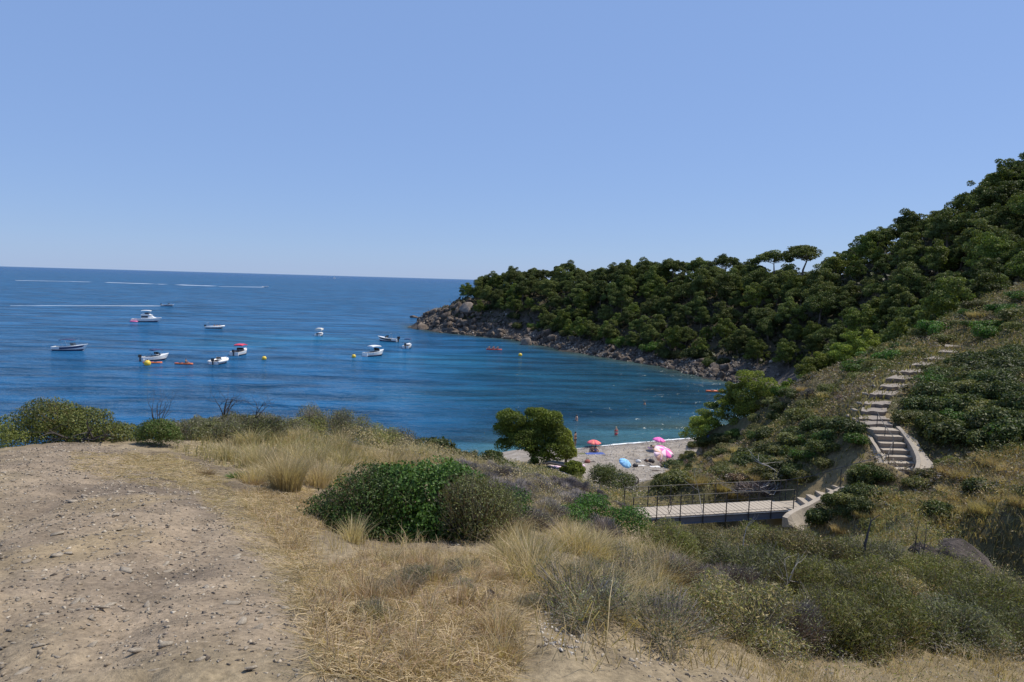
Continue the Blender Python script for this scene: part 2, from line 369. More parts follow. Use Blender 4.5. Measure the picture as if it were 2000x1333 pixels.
co=t.nodes.new('ShaderNodeNewGeometry')
def wn(sx,sy,rot,det,rgh=.5,dist=0):
    mp=t.nodes.new('ShaderNodeMapping');mp.inputs['Scale'].default_value=(sx,sy,1);mp.inputs['Rotation'].default_value=(0,0,rot)
    n=t.nodes.new('ShaderNodeTexNoise');n.inputs['Scale'].default_value=1;n.inputs['Detail'].default_value=det;n.inputs['Roughness'].default_value=rgh;n.inputs['Distortion'].default_value=dist
    t.links.new(co.outputs['Position'],mp.inputs['Vector']);t.links.new(mp.outputs[0],n.inputs['Vector']);return n
def ma(op,a,bv):
    n=t.nodes.new('ShaderNodeMath');n.operation=op
    for i,v in enumerate((a,bv)):
        if isinstance(v,(int,float)): n.inputs[i].default_value=v
        else: t.links.new(v,n.inputs[i])
    return n.outputs[0]
w1=wn(.24,.55,.12,4,.6,.3); w2=wn(.05,.16,-.08,2,.5,.5); w3=wn(1.1,1.9,.3,2); gst=wn(.008,.028,.05,3);w4=wn(.11,.26,.06,3,.6,.6);w5=wn(.025,.07,-.05,3,.6,.6)
gm=t.nodes.new('ShaderNodeMapRange');gm.inputs[1].default_value=.38;gm.inputs[2].default_value=.62;gm.inputs[3].default_value=.55;gm.inputs[4].default_value=1.25
t.links.new(gst.outputs['Fac'],gm.inputs[0])
hsum=ma('ADD',ma('ADD',ma('MULTIPLY',w4.outputs['Fac'],1.25),ma('MULTIPLY',w5.outputs['Fac'],3.2)),ma('ADD',ma('MULTIPLY',ma('ADD',ma('MULTIPLY',w1.outputs['Fac'],.85),ma('MULTIPLY',w3.outputs['Fac'],.22)),gm.outputs[0]),ma('MULTIPLY',w2.outputs['Fac'],1.3)))
bp=t.nodes.new('ShaderNodeBump');bp.inputs['Distance'].default_value=1;bp.inputs['Strength'].default_value=1.0
t.links.new(hsum,bp.inputs['Height'])
cr=t.nodes.new('ShaderNodeMapRange');cr.inputs[1].default_value=.35;cr.inputs[2].default_value=.65;cr.inputs[3].default_value=.6;cr.inputs[4].default_value=1.4
t.links.new(w2.outputs['Fac'],cr.inputs[0]);sc=t.nodes.new('ShaderNodeVectorMath');sc.operation='SCALE'
t.links.new(at.outputs['Color'],sc.inputs[0]);t.links.new(cr.outputs[0],sc.inputs['Scale'])
# a wind-roughened sea mirrors far less at a grazing view than flat water does
t.nodes.remove(b);df=t.nodes.new('ShaderNodeBsdfDiffuse');gl=t.nodes.new('ShaderNodeBsdfGlossy');gl.inputs['Roughness'].default_value=.13;gl.inputs['Color'].default_value=(1,1,1,1)
fr=t.nodes.new('ShaderNodeFresnel');fr.inputs['IOR'].default_value=1.333;mx=t.nodes.new('ShaderNodeMixShader')
for n_ in (df,gl,fr): t.links.new(bp.outputs[0],n_.inputs['Normal'])
t.links.new(sc.outputs[0],df.inputs['Color']);t.links.new(ma('MULTIPLY',fr.outputs[0],.48),mx.inputs[0])
t.links.new(df.outputs[0],mx.inputs[1]);t.links.new(gl.outputs[0],mx.inputs[2]);t.links.new(mx.outputs[0],t.nodes['Material Output'].inputs['Surface'])
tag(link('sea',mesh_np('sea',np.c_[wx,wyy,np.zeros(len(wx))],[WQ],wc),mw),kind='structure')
FOAM=pm('foam',(.8,.83,.85),.8)
def foam(name,pts,w0,w1,label,cat,seed,z=.02,gap=.0):
    r=rs(seed);m=M();pts=[np.array(p) for p in pts];L=[];seglen=[0]
    for i in range(len(pts)-1): seglen.append(seglen[-1]+np.linalg.norm(pts[i+1]-pts[i]))
    n=120;xs=np.linspace(0,seglen[-1],n);q=np.stack([np.interp(xs,seglen,[p[k] for p in pts]) for k in range(2)],1)
    tn=np.gradient(q,axis=0);tn/=np.linalg.norm(tn,axis=1)[:,None];nn=np.c_[-tn[:,1],tn[:,0]]
    wdt=np.interp(xs,[0,seglen[-1]],[w0,w1])*(.25+1.1*fbm(xs/ max(w0,w1)/2.,xs*0,seed,3))
    off=(fbm(xs/max(w0,w1)/3,xs*0+5,seed)-.5)*max(w0,w1)*.8
    a=q+nn*(off+wdt/2)[:,None];bb=q+nn*(off-wdt/2)[:,None]
    for i in range(n-1):
        if gap and fbm(xs[i]/max(w0,w1),3.3,seed+1)<gap: continue
        m.add([(*a[i],z),(*bb[i],z),(*bb[i+1],z),(*a[i+1],z)],[(0,1,2,3)])
    return tag(m.build(name,FOAM),label,cat,kind='stuff')
foam('surf_foam',[W(1105,880)[:2],W(1150,877)[:2],W(1200,869.5)[:2],W(1290,862)[:2],W(1350,857)[:2],W(1385,853)[:2]],.55,.55,'thin white line of foam where the sea meets the pebble beach','foam',3,z=.05)
foam('boat_wake',[W(20,597.5)[:2],W(136,597.5)[:2],W(313,598)[:2]],1.4,3.2,'long white wake trailing behind the moving speedboat','wake',5)
foam('far_boat_wake',[W(30,548)[:2],W(136,550)[:2],W(300,555)[:2],W(420,559.5)[:2]],9,26,'long faint wake line far out below the horizon','wake',6,gap=.42)
foam('far_boat_wake',[W(425,560)[:2],W(518,561.5)[:2]],6,24,'short white wake behind the farthest speedboat','wake',7,gap=.3)
# ---------------------------------------------------------------- plant geometry
def unit(v): return v/np.maximum(np.linalg.norm(v,axis=-1,keepdims=True),1e-9)
def rdir(r,n,up=0.):
    d=r.normal(size=(n,3)); d[:,2]+=up; return unit(d)
def leaves(r,pos,nrm,ln,wd,cols,curl=0.6):
    """diamond leaves at pos, roughly perpendicular to nrm"""
    n=len(pos); nn=unit(nrm+r.normal(size=(n,3))*curl); a=unit(np.cross(nn,r.normal(size=(n,3)))); b=np.cross(nn,a)
    ln=ln*(.6+.8*r.rand(n))[:,None]; wd=wd*(.6+.8*r.rand(n))[:,None]
    V=np.stack([pos-a*ln/2,pos+b*wd/2-a*ln*.08,pos+a*ln/2,pos-b*wd/2-a*ln*.08],1).reshape(-1,3)
    F=np.arange(4*n).reshape(n,4); return V,F,np.repeat(cols,4,0)
def mixcol(r,n,pal,jit=.18):
    n=int(n)
    pal=np.array(pal);i=r.randint(len(pal),size=n);j=r.randint(len(pal),size=n);t=r.rand(n)[:,None]
    return (pal[i]*(1-t)+pal[j]*t)*(1+jit*r.normal(size=(n,1)).clip(-2,2))
def ribbons(r,p0,p1,w,cols,bend=.12,taper=.25):
    """thin 2-segment ribbons (twigs, stems)"""
    n=len(p0); mid=(p0+p1)/2+r.normal(size=(n,3))*np.linalg.norm(p1-p0,axis=1)[:,None]*bend
    s=unit(np.cross(p1-p0,r.normal(size=(n,3))))*w.reshape(-1,1)/2
    V=np.stack([p0-s,p0+s,mid-s*.8,mid+s*.8,p1-s*taper,p1+s*taper],1).reshape(-1,3)
    k=np.arange(n)[:,None]*6
    F=np.concatenate([k+np.array([[0,1,3,2]]),k+np.array([[2,3,5,4]])]); return V,F,np.repeat(cols,6,0)
def blades(r,base,h,lean,w,c0,c1):
    n=len(base); up=np.zeros((n,3));up[:,2]=h; L=np.c_[lean,np.zeros(n)]*h[:,None]
    p1=base+up*.5+L*.28; p2=base+up*(.92-.25*(lean**2).sum(1))[:,None]+L*.95
    an=r.rand(n)*math.pi; s=np.c_[np.cos(an),np.sin(an),np.zeros(n)]*w.reshape(-1,1)/2
    V=np.stack([base-s,base+s,p1-s*.8,p1+s*.8,p2],1).reshape(-1,3); k=np.arange(n)[:,None]*5
    Q=k+np.array([[0,1,3,2]]); T=k+np.array([[2,3,4]])
    cc=np.stack([c0,c0,(c0+c1)/2,(c0+c1)/2,c1],1).reshape(-1,3); return V,Q,T,cc
class Cloud:
    def __init__(s): s.V=[];s.Q=[];s.T=[];s.C=[];s.n=0
    def add(s,V,Q,Cc,T=None):
        s.V.append(V);s.C.append(Cc);s.Q.append(Q+s.n)
        if T is not None: s.T.append(T+s.n)
        s.n+=len(V)
    def mesh(s,name):
        if not s.V: print('EMPTY',name); return bpy.data.meshes.new(name)
        f=[np.concatenate(s.Q)] if s.Q else []
        if s.T:f.append(np.concatenate(s.T))
        return mesh_np(name,np.concatenate(s.V),f,np.clip(np.concatenate(s.C),.002,1))
def shell(r,n,lobes,inner=.55,up=.35):
    """points through the outer part of a set of ellipsoid lobes, uneven surface; lobes (cx,cy,cz,rx,ry,rz)"""
    L=np.array(lobes,float); wt=(L[:,3]*L[:,4]+L[:,3]*L[:,5]); i=r.choice(len(L),n,p=wt/wt.sum())
    d=rdir(r,n,up); d[:,2]=np.where(d[:,2]<-.6,-d[:,2],d[:,2])
    an=np.arctan2(d[:,1],d[:,0]); bump=fbm(an*2.2+i*7.1,d[:,2]*3.1+i*3.3,11,3)*.5+.72
    rad=(1-(1-inner)*r.rand(n)**1.6)*bump
    return L[i,:3]+d*rad[:,None]*L[i,3:6], d
G_DARK=[(.042,.056,.014),(.075,.090,.022),(.120,.134,.036)]
G_BRIGHT=[(.045,.12,.018),(.07,.17,.022),(.03,.075,.014),(.11,.21,.03)]
G_OLIVE=[(.125,.13,.036),(.185,.18,.056),(.075,.088,.026)]
G_YELL=[(.165,.18,.04),(.235,.23,.058),(.095,.12,.03)]
G_GREY=[(.16,.16,.095),(.23,.215,.145),(.10,.108,.06)]
TW=[(.22,.18,.15),(.32,.28,.25),(.15,.12,.10)]
LAV=[(.25,.21,.19),(.36,.31,.275),(.17,.14,.12)]
BRN=[(.20,.13,.08),(.28,.18,.11),(.13,.09,.06)]
STRAW=[(.56,.44,.26),(.45,.35,.19),(.63,.52,.33),(.37,.28,.15)]
GOLD=[(.36,.27,.12),(.28,.20,.09),(.44,.34,.17)]
RED=[(.34,.21,.12),(.26,.155,.09),(.42,.29,.18)]
PINE=[(.056,.074,.020),(.096,.118,.031),(.145,.165,.047)]
PINEB=[(.15,.185,.028),(.20,.235,.036),(.09,.125,.026)]
def bush(seed,w,h,n,size,pal,twigs=0,tpal=TW,lobes=None,aspect=.55,d=None,tw=.006,curl=.6,inner=.5):
    r=rs(seed); d=d or w
    if lobes is None:
        lobes=[(0,0,h*.42,w*.36,d*.36,h*.5)]
        for k in range(7):
            a=r.rand()*6.28;q=.3+.25*r.rand(); lobes.append((math.cos(a)*w*q*.75,math.sin(a)*d*q*.75,h*(.25+.3*r.rand()),w*(.16+.12*r.rand()),d*(.16+.12*r.rand()),h*(.25+.25*r.rand())))
    c=Cloud()
    if n:
        p,dd=shell(r,n,lobes,inner); cl=mixcol(r,n,pal); cl*=(.75+.5*fbm(p[:,0]*3/w,p[:,2]*3/w+p[:,1]*3/w,seed))[:,None]
        V,F_,cc=leaves(r,p,dd,size,size*aspect,cl,curl); c.add(V,F_,cc)
    if twigs:
        p1,dd=shell(r,twigs,lobes,.75); p1=p1*np.array([1.04,1.04,1.06]); t0=.35+.45*r.rand(twigs)[:,None]
        p0=p1*t0*np.array([1,1,.9]); p0=p0+(p1-p0)*.25
        V,F_,cc=ribbons(r,p0,p1,np.full(twigs,tw)*(.6+.8*r.rand(twigs)),mixcol(r,twigs,tpal)); c.add(V,F_,cc)
    return c.mesh('bush')
def branch_tree(m,r,p,d,L,rad,lev,spread=.7,kids=3,up=.15,sides=5,bend=.25):
    pts=[Vector(p)];d=Vector(d).normalized();rr=[rad];n=4
    for i in range(n):
        d=(d+Vector(r.normal(size=3))*bend*.5+Vector((0,0,up*.3))).normalized(); pts.append(pts[-1]+d*L/n); rr.append(rad*(1-.62*(i+1)/n))
    m.tube(pts,rr,sides if lev>0 else 3)
    if lev<=0:return
    for k in range(kids):
        i=1+int(r.rand()*n) if k else n
        q=pts[min(i,n)]; dd=(d+Vector(r.normal(size=3))*spread).normalized()
        branch_tree(m,r,q,dd,L*(.55+.25*r.rand()),rr[min(i,n)]*.75,lev-1,spread,kids,up,sides,bend)
def pine_lobes(r,R,h,flat=.5,n=7):
    """crown lobes of an Aleppo or umbrella pine; h = height of crown base"""
    lo=[(0,0,h+R*flat*.5,R*.55,R*.55,R*flat)]
    for k in range(n):
        a=6.283*k/n+r.rand()*.8;q=R*(.35+.38*r.rand())
        lo.append((math.cos(a)*q,math.sin(a)*q,h+R*flat*(r.rand()*.9),R*(.28+.2*r.rand()),R*(.28+.2*r.rand()),R*flat*(.45+.3*r.rand())))
    return lo
def pine_crown(seed,lobes,n,nl,nw,pal,pal2=None,ragged=.34):
    """dense rounded needle masses: every lobe is a fluffy ball of needle tufts"""
    r=rs(seed);L=np.array(lobes,float);wt=(L[:,3]*L[:,4]+2*L[:,3]*L[:,5]);i=r.choice(len(L),n,p=wt/wt.sum())
    d=rdir(r,n,.35);an=np.arctan2(d[:,1],d[:,0])
    bump=1-ragged+2*ragged*fbm(an*1.9+i*5.3,d[:,2]*2.9+i*3.1,seed,3)
    rad=(1-.35*r.rand(n)**2.2)*bump; pos=L[i,:3]+d*rad[:,None]*L[i,3:6]
    lc=mixcol(r,len(L),pal,.12)
    if pal2 is not None: k=r.rand(len(L))<.4;lc[k]=mixcol(r,k.sum(),pal2,.1)
    cl=lc[i]*.45+mixcol(r,n,pal if pal2 is None else pal+pal2)*.55; cl=cl*(1+.2*r.normal(size=(n,1))).clip(.5,1.6)
    V,F_,cc=leaves(r,pos,d+np.array([0,0,.25]),nl,nw,cl,.85);c=Cloud();c.add(V,F_,cc);return c.mesh('crown')
def round_lobes(r,R,h,H_,n=11):
    """uneven crown: many unequal small clumps spread over a lopsided dome, some standing out"""
    lo=[];n=int(n*2.6);ex=1+.25*r.normal();off=r.normal(size=2)*R*.15
    for k in range(n):
        a=k*2.4+r.normal()*.6;t=(k+.5)/n;q=R*(.88*math.sqrt(t))*(.8+.22*r.rand());zz=h+H_*(1-t**1.2)*(.5+.45*r.rand())+r.rand()*H_*.15
        s=R*(.11+.15*r.rand()**1.3);lo.append((math.cos(a)*q*ex+off[0]*(1-t),math.sin(a)*q/ex+off[1]*(1-t),zz,s*(1+.4*r.rand()),s*(1+.3*r.rand()),s*(.55+.35*r.rand())))
    lo.append((off[0],off[1],h+H_*.30,R*.45,R*.45,H_*.36));return lo
def pine_trunk(seed,R,h,rad,nb=6,lean=.15):
    r=rs(seed);m=M();top=Vector((r.normal()*lean*h,r.normal()*lean*h,h+R*.3))
    pts=[Vector((0,0,-.6)),Vector((top.x*.15,top.y*.1,h*.35)),Vector((top.x*.5,top.y*.55,h*.7)),top]
    m.tube(pts,[rad*1.15,rad*.9,rad*.65,rad*.3],6)
    for k in range(nb):
        a=6.283*k/nb+r.rand();q=R*(.45+.35*r.rand());t=.45+.4*r.rand();b0=pts[1].lerp(pts[3],t)
        e=Vector((math.cos(a)*q,math.sin(a)*q,h+R*.25*r.rand())); mid=b0.lerp(e,.5)+Vector((0,0,-.08*R))
        m.tube([b0,mid,e],[rad*.42,rad*.28,rad*.1],4)
    me=bpy.data.meshes.new('trunk');me.from_pydata(m.v,[],m.f);me.update();return me

# ---------------------------------------------------------------- forest of the headland and the steep hill
FV=[]
for k in range(9):
    r=rs(100+k); R=2.8+1.0*r.rand(); hh=2.2+1.0*r.rand()
    lo=round_lobes(r,R,1.6,3.4+1.2*r.rand(),12)
    FV.append((pine_crown(200+k,lo,9000,.25,.12,PINE,PINEB if k%4==0 else None),pine_trunk(300+k,R*.8,2.6,.17)))
UV=[]
for k in range(4):   # umbrella pines of the ridge: flat crown on a bare trunk
    r=rs(130+k); R=3.2; hh=4.1
    UV.append((pine_crown(230+k,round_lobes(r,R,3.3,2.3,13),6500,.27,.15,PINE),pine_trunk(330+k,R*.8,3.6,.15,8)))
def plant_tree(name,label,cat,group,var,x,y,z,s,rz,mc=VPINE,sz=None,cn='crown'):
    t_=thing(name,label,cat,(x,y,z),rz,group); t_.scale=(s,s,(sz or s))
    link(cn,var[0],mc,t_); link('trunk',var[1],BARK,t_); return t_
FOREST=[(-30,262),(-24,238),(-14,231),(0,196),(14,178),(26,158),(38,140),(50,128),(50,112),(40,97),(33,88),(30,80),(42,70),(58,64),(80,66),(110,95),(125,130),(125,150),(115,160),(88,170),(72,190),(50,210),(30,238),(10,268),(-12,272)]
rf=rs(77); cand=[]
sp=5.4
for i in range(60):
    for j in range(60):
        x=-35+i*sp+(j%2)*sp*.5+rf.normal()*.9;y=62+j*sp*.9+rf.normal()*.9
        cand.append((x,y))
cand=np.array(cand); cand=cand[inpoly(cand[:,0],cand[:,1],FOREST)]
cz=H(cand[:,0],cand[:,1]); cz=cz+rough(cand[:,0],cand[:,1])
# leave the shore rocks free, skip what the ridge hides
ok=cz>np.where(cand[:,1]>215,5.0,2.3); cand=cand[ok];cz=cz[ok]
px,py=proj(cand[:,0],cand[:,1],cz+6)
vis=np.zeros(len(cand),bool)
for i,(x,y) in enumerate(cand):
    tt=np.linspace(.25,.985,90);lx=x*tt;ly=y*tt;lz=CAMZ+(cz[i]+7.2-CAMZ)*tt
    g=H(lx,ly)+np.where(inpoly(lx,ly,FOREST),3.6,0); vis[i]=(lz>g).all()
vis&=(px<2060)&(px>912)&~((px>1468)&(px<1605)&(py<517))&~((px>1435)&(px<1470)&(py<505))
cand=cand[vis];cz=cz[vis];px=px[vis];py=py[vis]
print('forest trees',len(cand))
k_=np.sort(rf.permutation(len(cand))[:300]);cand=cand[k_];cz=cz[k_];px=px[k_];py=py[k_]
# which trees stand against the sky
keys=np.array([not ((np.abs(px-px[i])<22)&(cand[:,1]>cand[i,1]+2)&(py<py[i]-2)).any() for i in range(len(cand))])
ZL={'ridge':('umbrella shaped dark green pine on the skyline of the wooded headland','pines on the headland skyline'),
 'foot':('low green pine at the foot of the headland just above the shore rocks','pines above the shore rocks'),
 'mid':('dark green pine packed among others on the headland slope','pines on the headland slope'),
 'steep':('green pine on the steep wooded hill right of the cove','pines on the steep hill'),
 'dell':('lighter green pine on the near side of the wooded hill','pines nearest the near hillside')}
order=np.argsort(cand[:,1])
for n_,i in enumerate(order):
    x,y=cand[i];z=cz[i]
    zone='ridge' if keys[i] else ('steep' if px[i]>1640 and y>95 else ('foot' if z<7.5 and y>100 else ('dell' if y<=95 else 'mid')))
    s=.74+.6*rf.rand()
    if zone=='dell': s*=.8
    if zone=='foot': s*=.8
    var=UV[rf.randint(4)] if (zone=='ridge' and px[i]<1750 and rf.rand()<.75) else FV[rf.randint(9)]
    if px[i]<930 : s*=.9
    lab,grp=ZL[zone]
    seg='near the seaward tip' if px[i]<1120 else ('above the middle of the shore' if px[i]<1380 else ('near the inner end of the cove' if px[i]<1640 else 'at the far right'))
    row=' low down' if (zone in('mid','steep') and py[i]>(560 if zone=='mid' else 520)) else (' high up' if zone in('mid','steep') else '')
    lab={'ridge':'pine against the sky on the headland','foot':'low pine just above the shore rocks','mid':'green pine'+row+' on the headland slope','steep':'green pine'+row+' on the steep wooded hill','dell':'lighter green pine on the near side of the wooded hill'}[zone]
    if zone in('ridge','foot','mid'): lab+=' '+seg
    grp=grp+' '+seg+row
    plant_tree('pine_tree',lab,'pine tree',grp,var,x,y,z-.2,s,rf.rand()*6.28,sz=s*(.9+.25*rf.rand()))
# understorey: dark scrub between the trunks, one mass
r=rs(55); c=Cloud(); N=26000
ux=r.uniform(-32,125,N*3);uy=r.uniform(62,275,N*3); k=inpoly(ux,uy,FOREST);ux=ux[k][:N];uy=uy[k][:N]
uz=HG(ux,uy); k=uz>3.0; ux=ux[k];uy=uy[k];uz=uz[k]
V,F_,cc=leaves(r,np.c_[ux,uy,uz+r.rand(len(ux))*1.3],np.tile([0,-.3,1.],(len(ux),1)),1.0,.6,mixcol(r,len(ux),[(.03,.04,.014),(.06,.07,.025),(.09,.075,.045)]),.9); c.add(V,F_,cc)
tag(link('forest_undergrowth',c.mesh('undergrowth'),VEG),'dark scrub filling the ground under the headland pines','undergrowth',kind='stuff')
# two tall umbrella pines standing clear on the skyline
for pxx,pyy,D,s,lab in [(1512,533,168,1.4,'umbrella pine standing clear on the skyline, left one of the pair'),(1566,533,163,1.7,'broad dark umbrella pine standing clear on the skyline, right one of the pair'),(1480,534,170,.62,'small round pine on the skyline left of the two tall umbrella pines')]:
    q=P(pxx,pyy,D); plant_tree('umbrella_pine',lab,'pine tree',None,UV[int(D)%4],q[0],q[1],q[2]-1.0,s,D,sz=s*.78)
# ---------------------------------------------------------------- shrub kinds for the slopes (shared meshes)
KB={'dark':[bush(600+k,2.0,1.15,3600,.13,G_DARK+[(.06,.09,.03)],160,BRN) for k in range(4)],
 'green':[bush(610+k,2.0,1.1,3400,.12,G_BRIGHT+G_DARK[1:],120,BRN) for k in range(3)],
 'olive':[bush(620+k,1.9,1.0,3200,.12,G_OLIVE+[(.15,.15,.06)],260,GOLD) for k in range(4)],
 'grey':[bush(630+k,1.3,.8,900,.07,G_GREY,1500,LAV,tw=.02) for k in range(3)],
 'brown':[bush(640+k,1.3,.7,700,.08,BRN+GOLD,1300,BRN+TW,tw=.02) for k in range(3)]}
def grass_clump(seed,w,h,n,c0,c1,bw=.018,tilt=.35):
    r=rs(seed);a=r.rand(n)*6.28;q=w*.5*r.rand(n)**.7;base=np.c_[np.cos(a)*q,np.sin(a)*q,np.zeros(n)-.04]
    ln=np.c_[np.cos(a),np.sin(a)]*(tilt*(.3+q/w*1.6))[:,None]+r.normal(size=(n,2))*.16
    V,Q_,T,cc=blades(r,base,h*(.5+.6*r.rand(n)),ln,np.full(n,bw),mixcol(r,n,c0),mixcol(r,n,c1));c=Cloud();c.add(V,Q_,cc,T);return c.mesh('grass')
KB['gold']=[grass_clump(650+k,1.5,.62,1500,GOLD,STRAW+GOLD,.025) for k in range(3)]
VNAME={'dark':('shrub','shrub','foliage',VEG),'green':('shrub','shrub','foliage',VEG),'olive':('shrub','shrub','foliage',VEG),'grey':('dry_shrub','dry shrub','twigs',VTWIG),'brown':('dry_shrub','dry shrub','twigs',VTWIG),'gold':('grass_tuft','grass tuft','blades',VGRASS)}
VLAB={'dark':'dark green evergreen shrub','green':'bright green leafy shrub','olive':'olive green bushy shrub','grey':'grey leafless rounded shrub','brown':'brown dried out shrub','gold':'golden tuft of dry grass'}
# ---------------------------------------------------------------- rocks
def rock_mesh(seed,sub=2,ang=.5,flat=.7,col0=(.06,.046,.037),col1=(.19,.152,.122)):
    """angular boulder: hull of scattered points, edges chipped"""
    r=rs(seed);bm=bmesh.new();n={1:10,2:18,3:34}[sub]
    for p in rdir(r,n)*(.72+.42*r.rand(n))[:,None]: bm.verts.new((p[0],p[1],p[2]*flat*1.15))
    res=bmesh.ops.convex_hull(bm,input=bm.verts);bmesh.ops.delete(bm,geom=[v for v in bm.verts if not v.link_faces],context='VERTS')
    if sub>1:
        bmesh.ops.bevel(bm,geom=bm.edges[:],offset=.05,segments=1,affect='EDGES');bmesh.ops.triangulate(bm,faces=bm.faces[:])
    bmesh.ops.recalc_face_normals(bm,faces=bm.faces);bmesh.ops.triangulate(bm,faces=bm.faces[:]);bm.verts.ensure_lookup_table();bm.verts.index_update()
    V=np.array([v.co for v in bm.verts]);Fs=np.array([[v.index for v in f.verts] for f in bm.faces]);bm.free()
    cl=lerp(col0,col1,np.clip(.5+.3*r.normal(size=len(V)),0,1))
    return mesh_np('rock',V,[Fs],cl)
MROCK=groundmat('boulder',fine=2.2,bump=1,bd=.25,mid=.6)
RV=[rock_mesh(400+k) for k in range(8)]
shore=tag(bpy.data.objects.new('rocky_shore',None),kind='structure');C.collection.objects.link(shore)
SHP=np.array([w[:2] for w in SH]);sg=np.r_[0,np.cumsum(np.linalg.norm(np.diff(SHP,axis=0),axis=1))]
def shore_pt(s): 
    x=np.interp(s,sg,SHP[:,0]);y=np.interp(s,sg,SHP[:,1]);e=.5
    t_=np.array([np.interp(s+e,sg,SHP[:,0])-np.interp(s-e,sg,SHP[:,0]),np.interp(s+e,sg,SHP[:,1])-np.interp(s-e,sg,SHP[:,1])]);t_/=np.linalg.norm(t_)+1e-9
    n_=np.array([-t_[1],t_[0]]); return x,y,(n_ if n_[1]>0 else -n_)
r=rs(61);RK=[]
def rk(x,y,s,dz=0,par=shore,name='boulder',me=None,sz=None,col=None):
    z=float(HG(np.array([x]),np.array([y]))[0]); o=link(name,me or RV[r.randint(8)],MROCK,par,(x,y,max(z,-.4)+dz+s*.18),(r.normal()*.4,r.normal()*.4,r.rand()*6.28),(s*(.8+.5*r.rand()),s*(.7+.4*r.rand()),(sz or s)*(.75+.5*r.rand())));return o
L=sg[-1]
for k in range(330):
    s=L*r.rand(); x,y,n_=shore_pt(s); tip=1-s/L
    q=r.rand()**1.3*(5.2+ (8 if tip>.78 else 0)); sz=(.4+1.15*r.rand()**2.6)*(1.7 if tip>.78 else (1.2 if tip>.5 else .95))
    if k<285: rk(x+n_[0]*(q-.5),y+n_[1]*(q-.5),sz)
# the big pile at the point
for pxx,pyy,D,s in [(826,638,243,2.6),(846,614,250,1.9),(862,604,250,2.0),(818,618,252,1.3),(835,618,250,1.4),(868,622,246,1.9),(885,612,246,1.9),(893,630,240,2.0),(857,634,240,1.9),(905,640,236,1.7),(880,640,236,1.6),(930,630,236,1.7),(896,598,250,1.6),(872,598,252,1.2),(850,626,244,1.5),(842,634,242,1.6),(915,606,243,1.6),(940,640,228,1.6),(878,600,249,1.3),(912,630,236,1.5),(925,648,230,1.4),(958,636,226,1.5)]:
    q=P(pxx,pyy,D); rk(q[0],q[1],s)
slab=rock_mesh(451,3,.3,.9,(.10,.085,.072),(.24,.20,.17))
q=P(915,622,238);rk(q[0],q[1],3.1,.2,me=slab,name='slab_boulder')
q=P(1030,664,196);rk(q[0],q[1],1.9,.3,me=slab,name='slab_boulder')
q=P(1500,745,121);rk(q[0],q[1],1.7,-.2,me=slab,name='slab_boulder');q=P(1478,750,121);rk(q[0],q[1],1.3,-.1,me=slab,name='slab_boulder')
# fine rubble between the boulders, one mass
me0=rock_mesh(470,1);bmv=np.array([v.co[:] for v in me0.vertices]);bmf=np.array([p.vertices[:] for p in me0.polygons])
def rubble(name,X,Y,S,colr,mat,par=None,kind='stuff',emb=.1,flat=1.):
    n=len(X)
    if n==0: print('EMPTY',name);return
    Z=HG(X,Y);rr=rs(n);an=rr.rand(n)*6.28;ca,sa=np.cos(an)[:,None],np.sin(an)[:,None];sq=(.6+.8*rr.rand(n,3))*S[:,None]
    v=bmv[None]*sq[:,None,:]; vx=v[...,0]*ca-v[...,1]*sa;vy=v[...,0]*sa+v[...,1]*ca
    Vv=np.stack([vx+X[:,None],vy+Y[:,None],v[...,2]*flat+(Z+S*emb)[:,None]],-1).reshape(-1,3)
    Fv=(bmf[None]+(np.arange(n)*len(bmv))[:,None,None]).reshape(-1,3)
    return tag(link(name,mesh_np(name,Vv,[Fv],np.repeat(colr,len(bmv),0)),mat,par),kind=kind)
n=5200;s=L*r.rand(n);q=np.abs(r.normal(size=n))*4.2-1.0;X=np.empty(n);Y=np.empty(n)
for i in range(n):
    x,y,n_=shore_pt(s[i]);X[i]=x+n_[0]*q[i];Y[i]=y+n_[1]*q[i]
zz=H(X,Y);kk=zz>-.8;X=X[kk];Y=Y[kk]
rubble('shore_rubble',X,Y,.16+.42*r.rand(len(X))**2,mixcol(r,len(X),[(.07,.058,.05),(.15,.13,.11),(.27,.24,.21)]),MROCK,shore)
for k in range(40):
    s=L*(.20+.78*(k+.5*r.rand())/44);x,y,n_=shore_pt(s);q=(4.0 if s/L>.3 else 9)+2.6*r.rand();x+=n_[0]*q;y+=n_[1]*q
    v=['dark','olive','dark','green'][r.randint(4)];s_=1.3+.9*r.rand();o=link('shrub',KB[v][r.randint(3)],VEG,None,(x,y,float(HG(np.array([x]),np.array([y]))[0])-.2),(0,0,r.rand()*6),(s_,s_,s_*1.2));tag(o,VLAB[v]+' above the shore rocks under the headland pines','shrub',VLAB[v]+' above the shore rocks')
# rocks standing in the water
for pxx,pyy,s,lab in [(802,640,.9,'small dark rock awash at the very tip of the rocky point'),(862,650,1.0,'small dark rock alone in the water in front of the rocky point'),(810,621,2.0,'low dark rock at the outer end of the point, farthest out to sea')]:
    q=W(pxx,pyy); o=link('sea_rock',RV[int(pxx)%8],MROCK,None,(q[0],q[1],.05),(0,0,pxx),(s*1.5,s,s*.7));tag(o,lab,'rock')

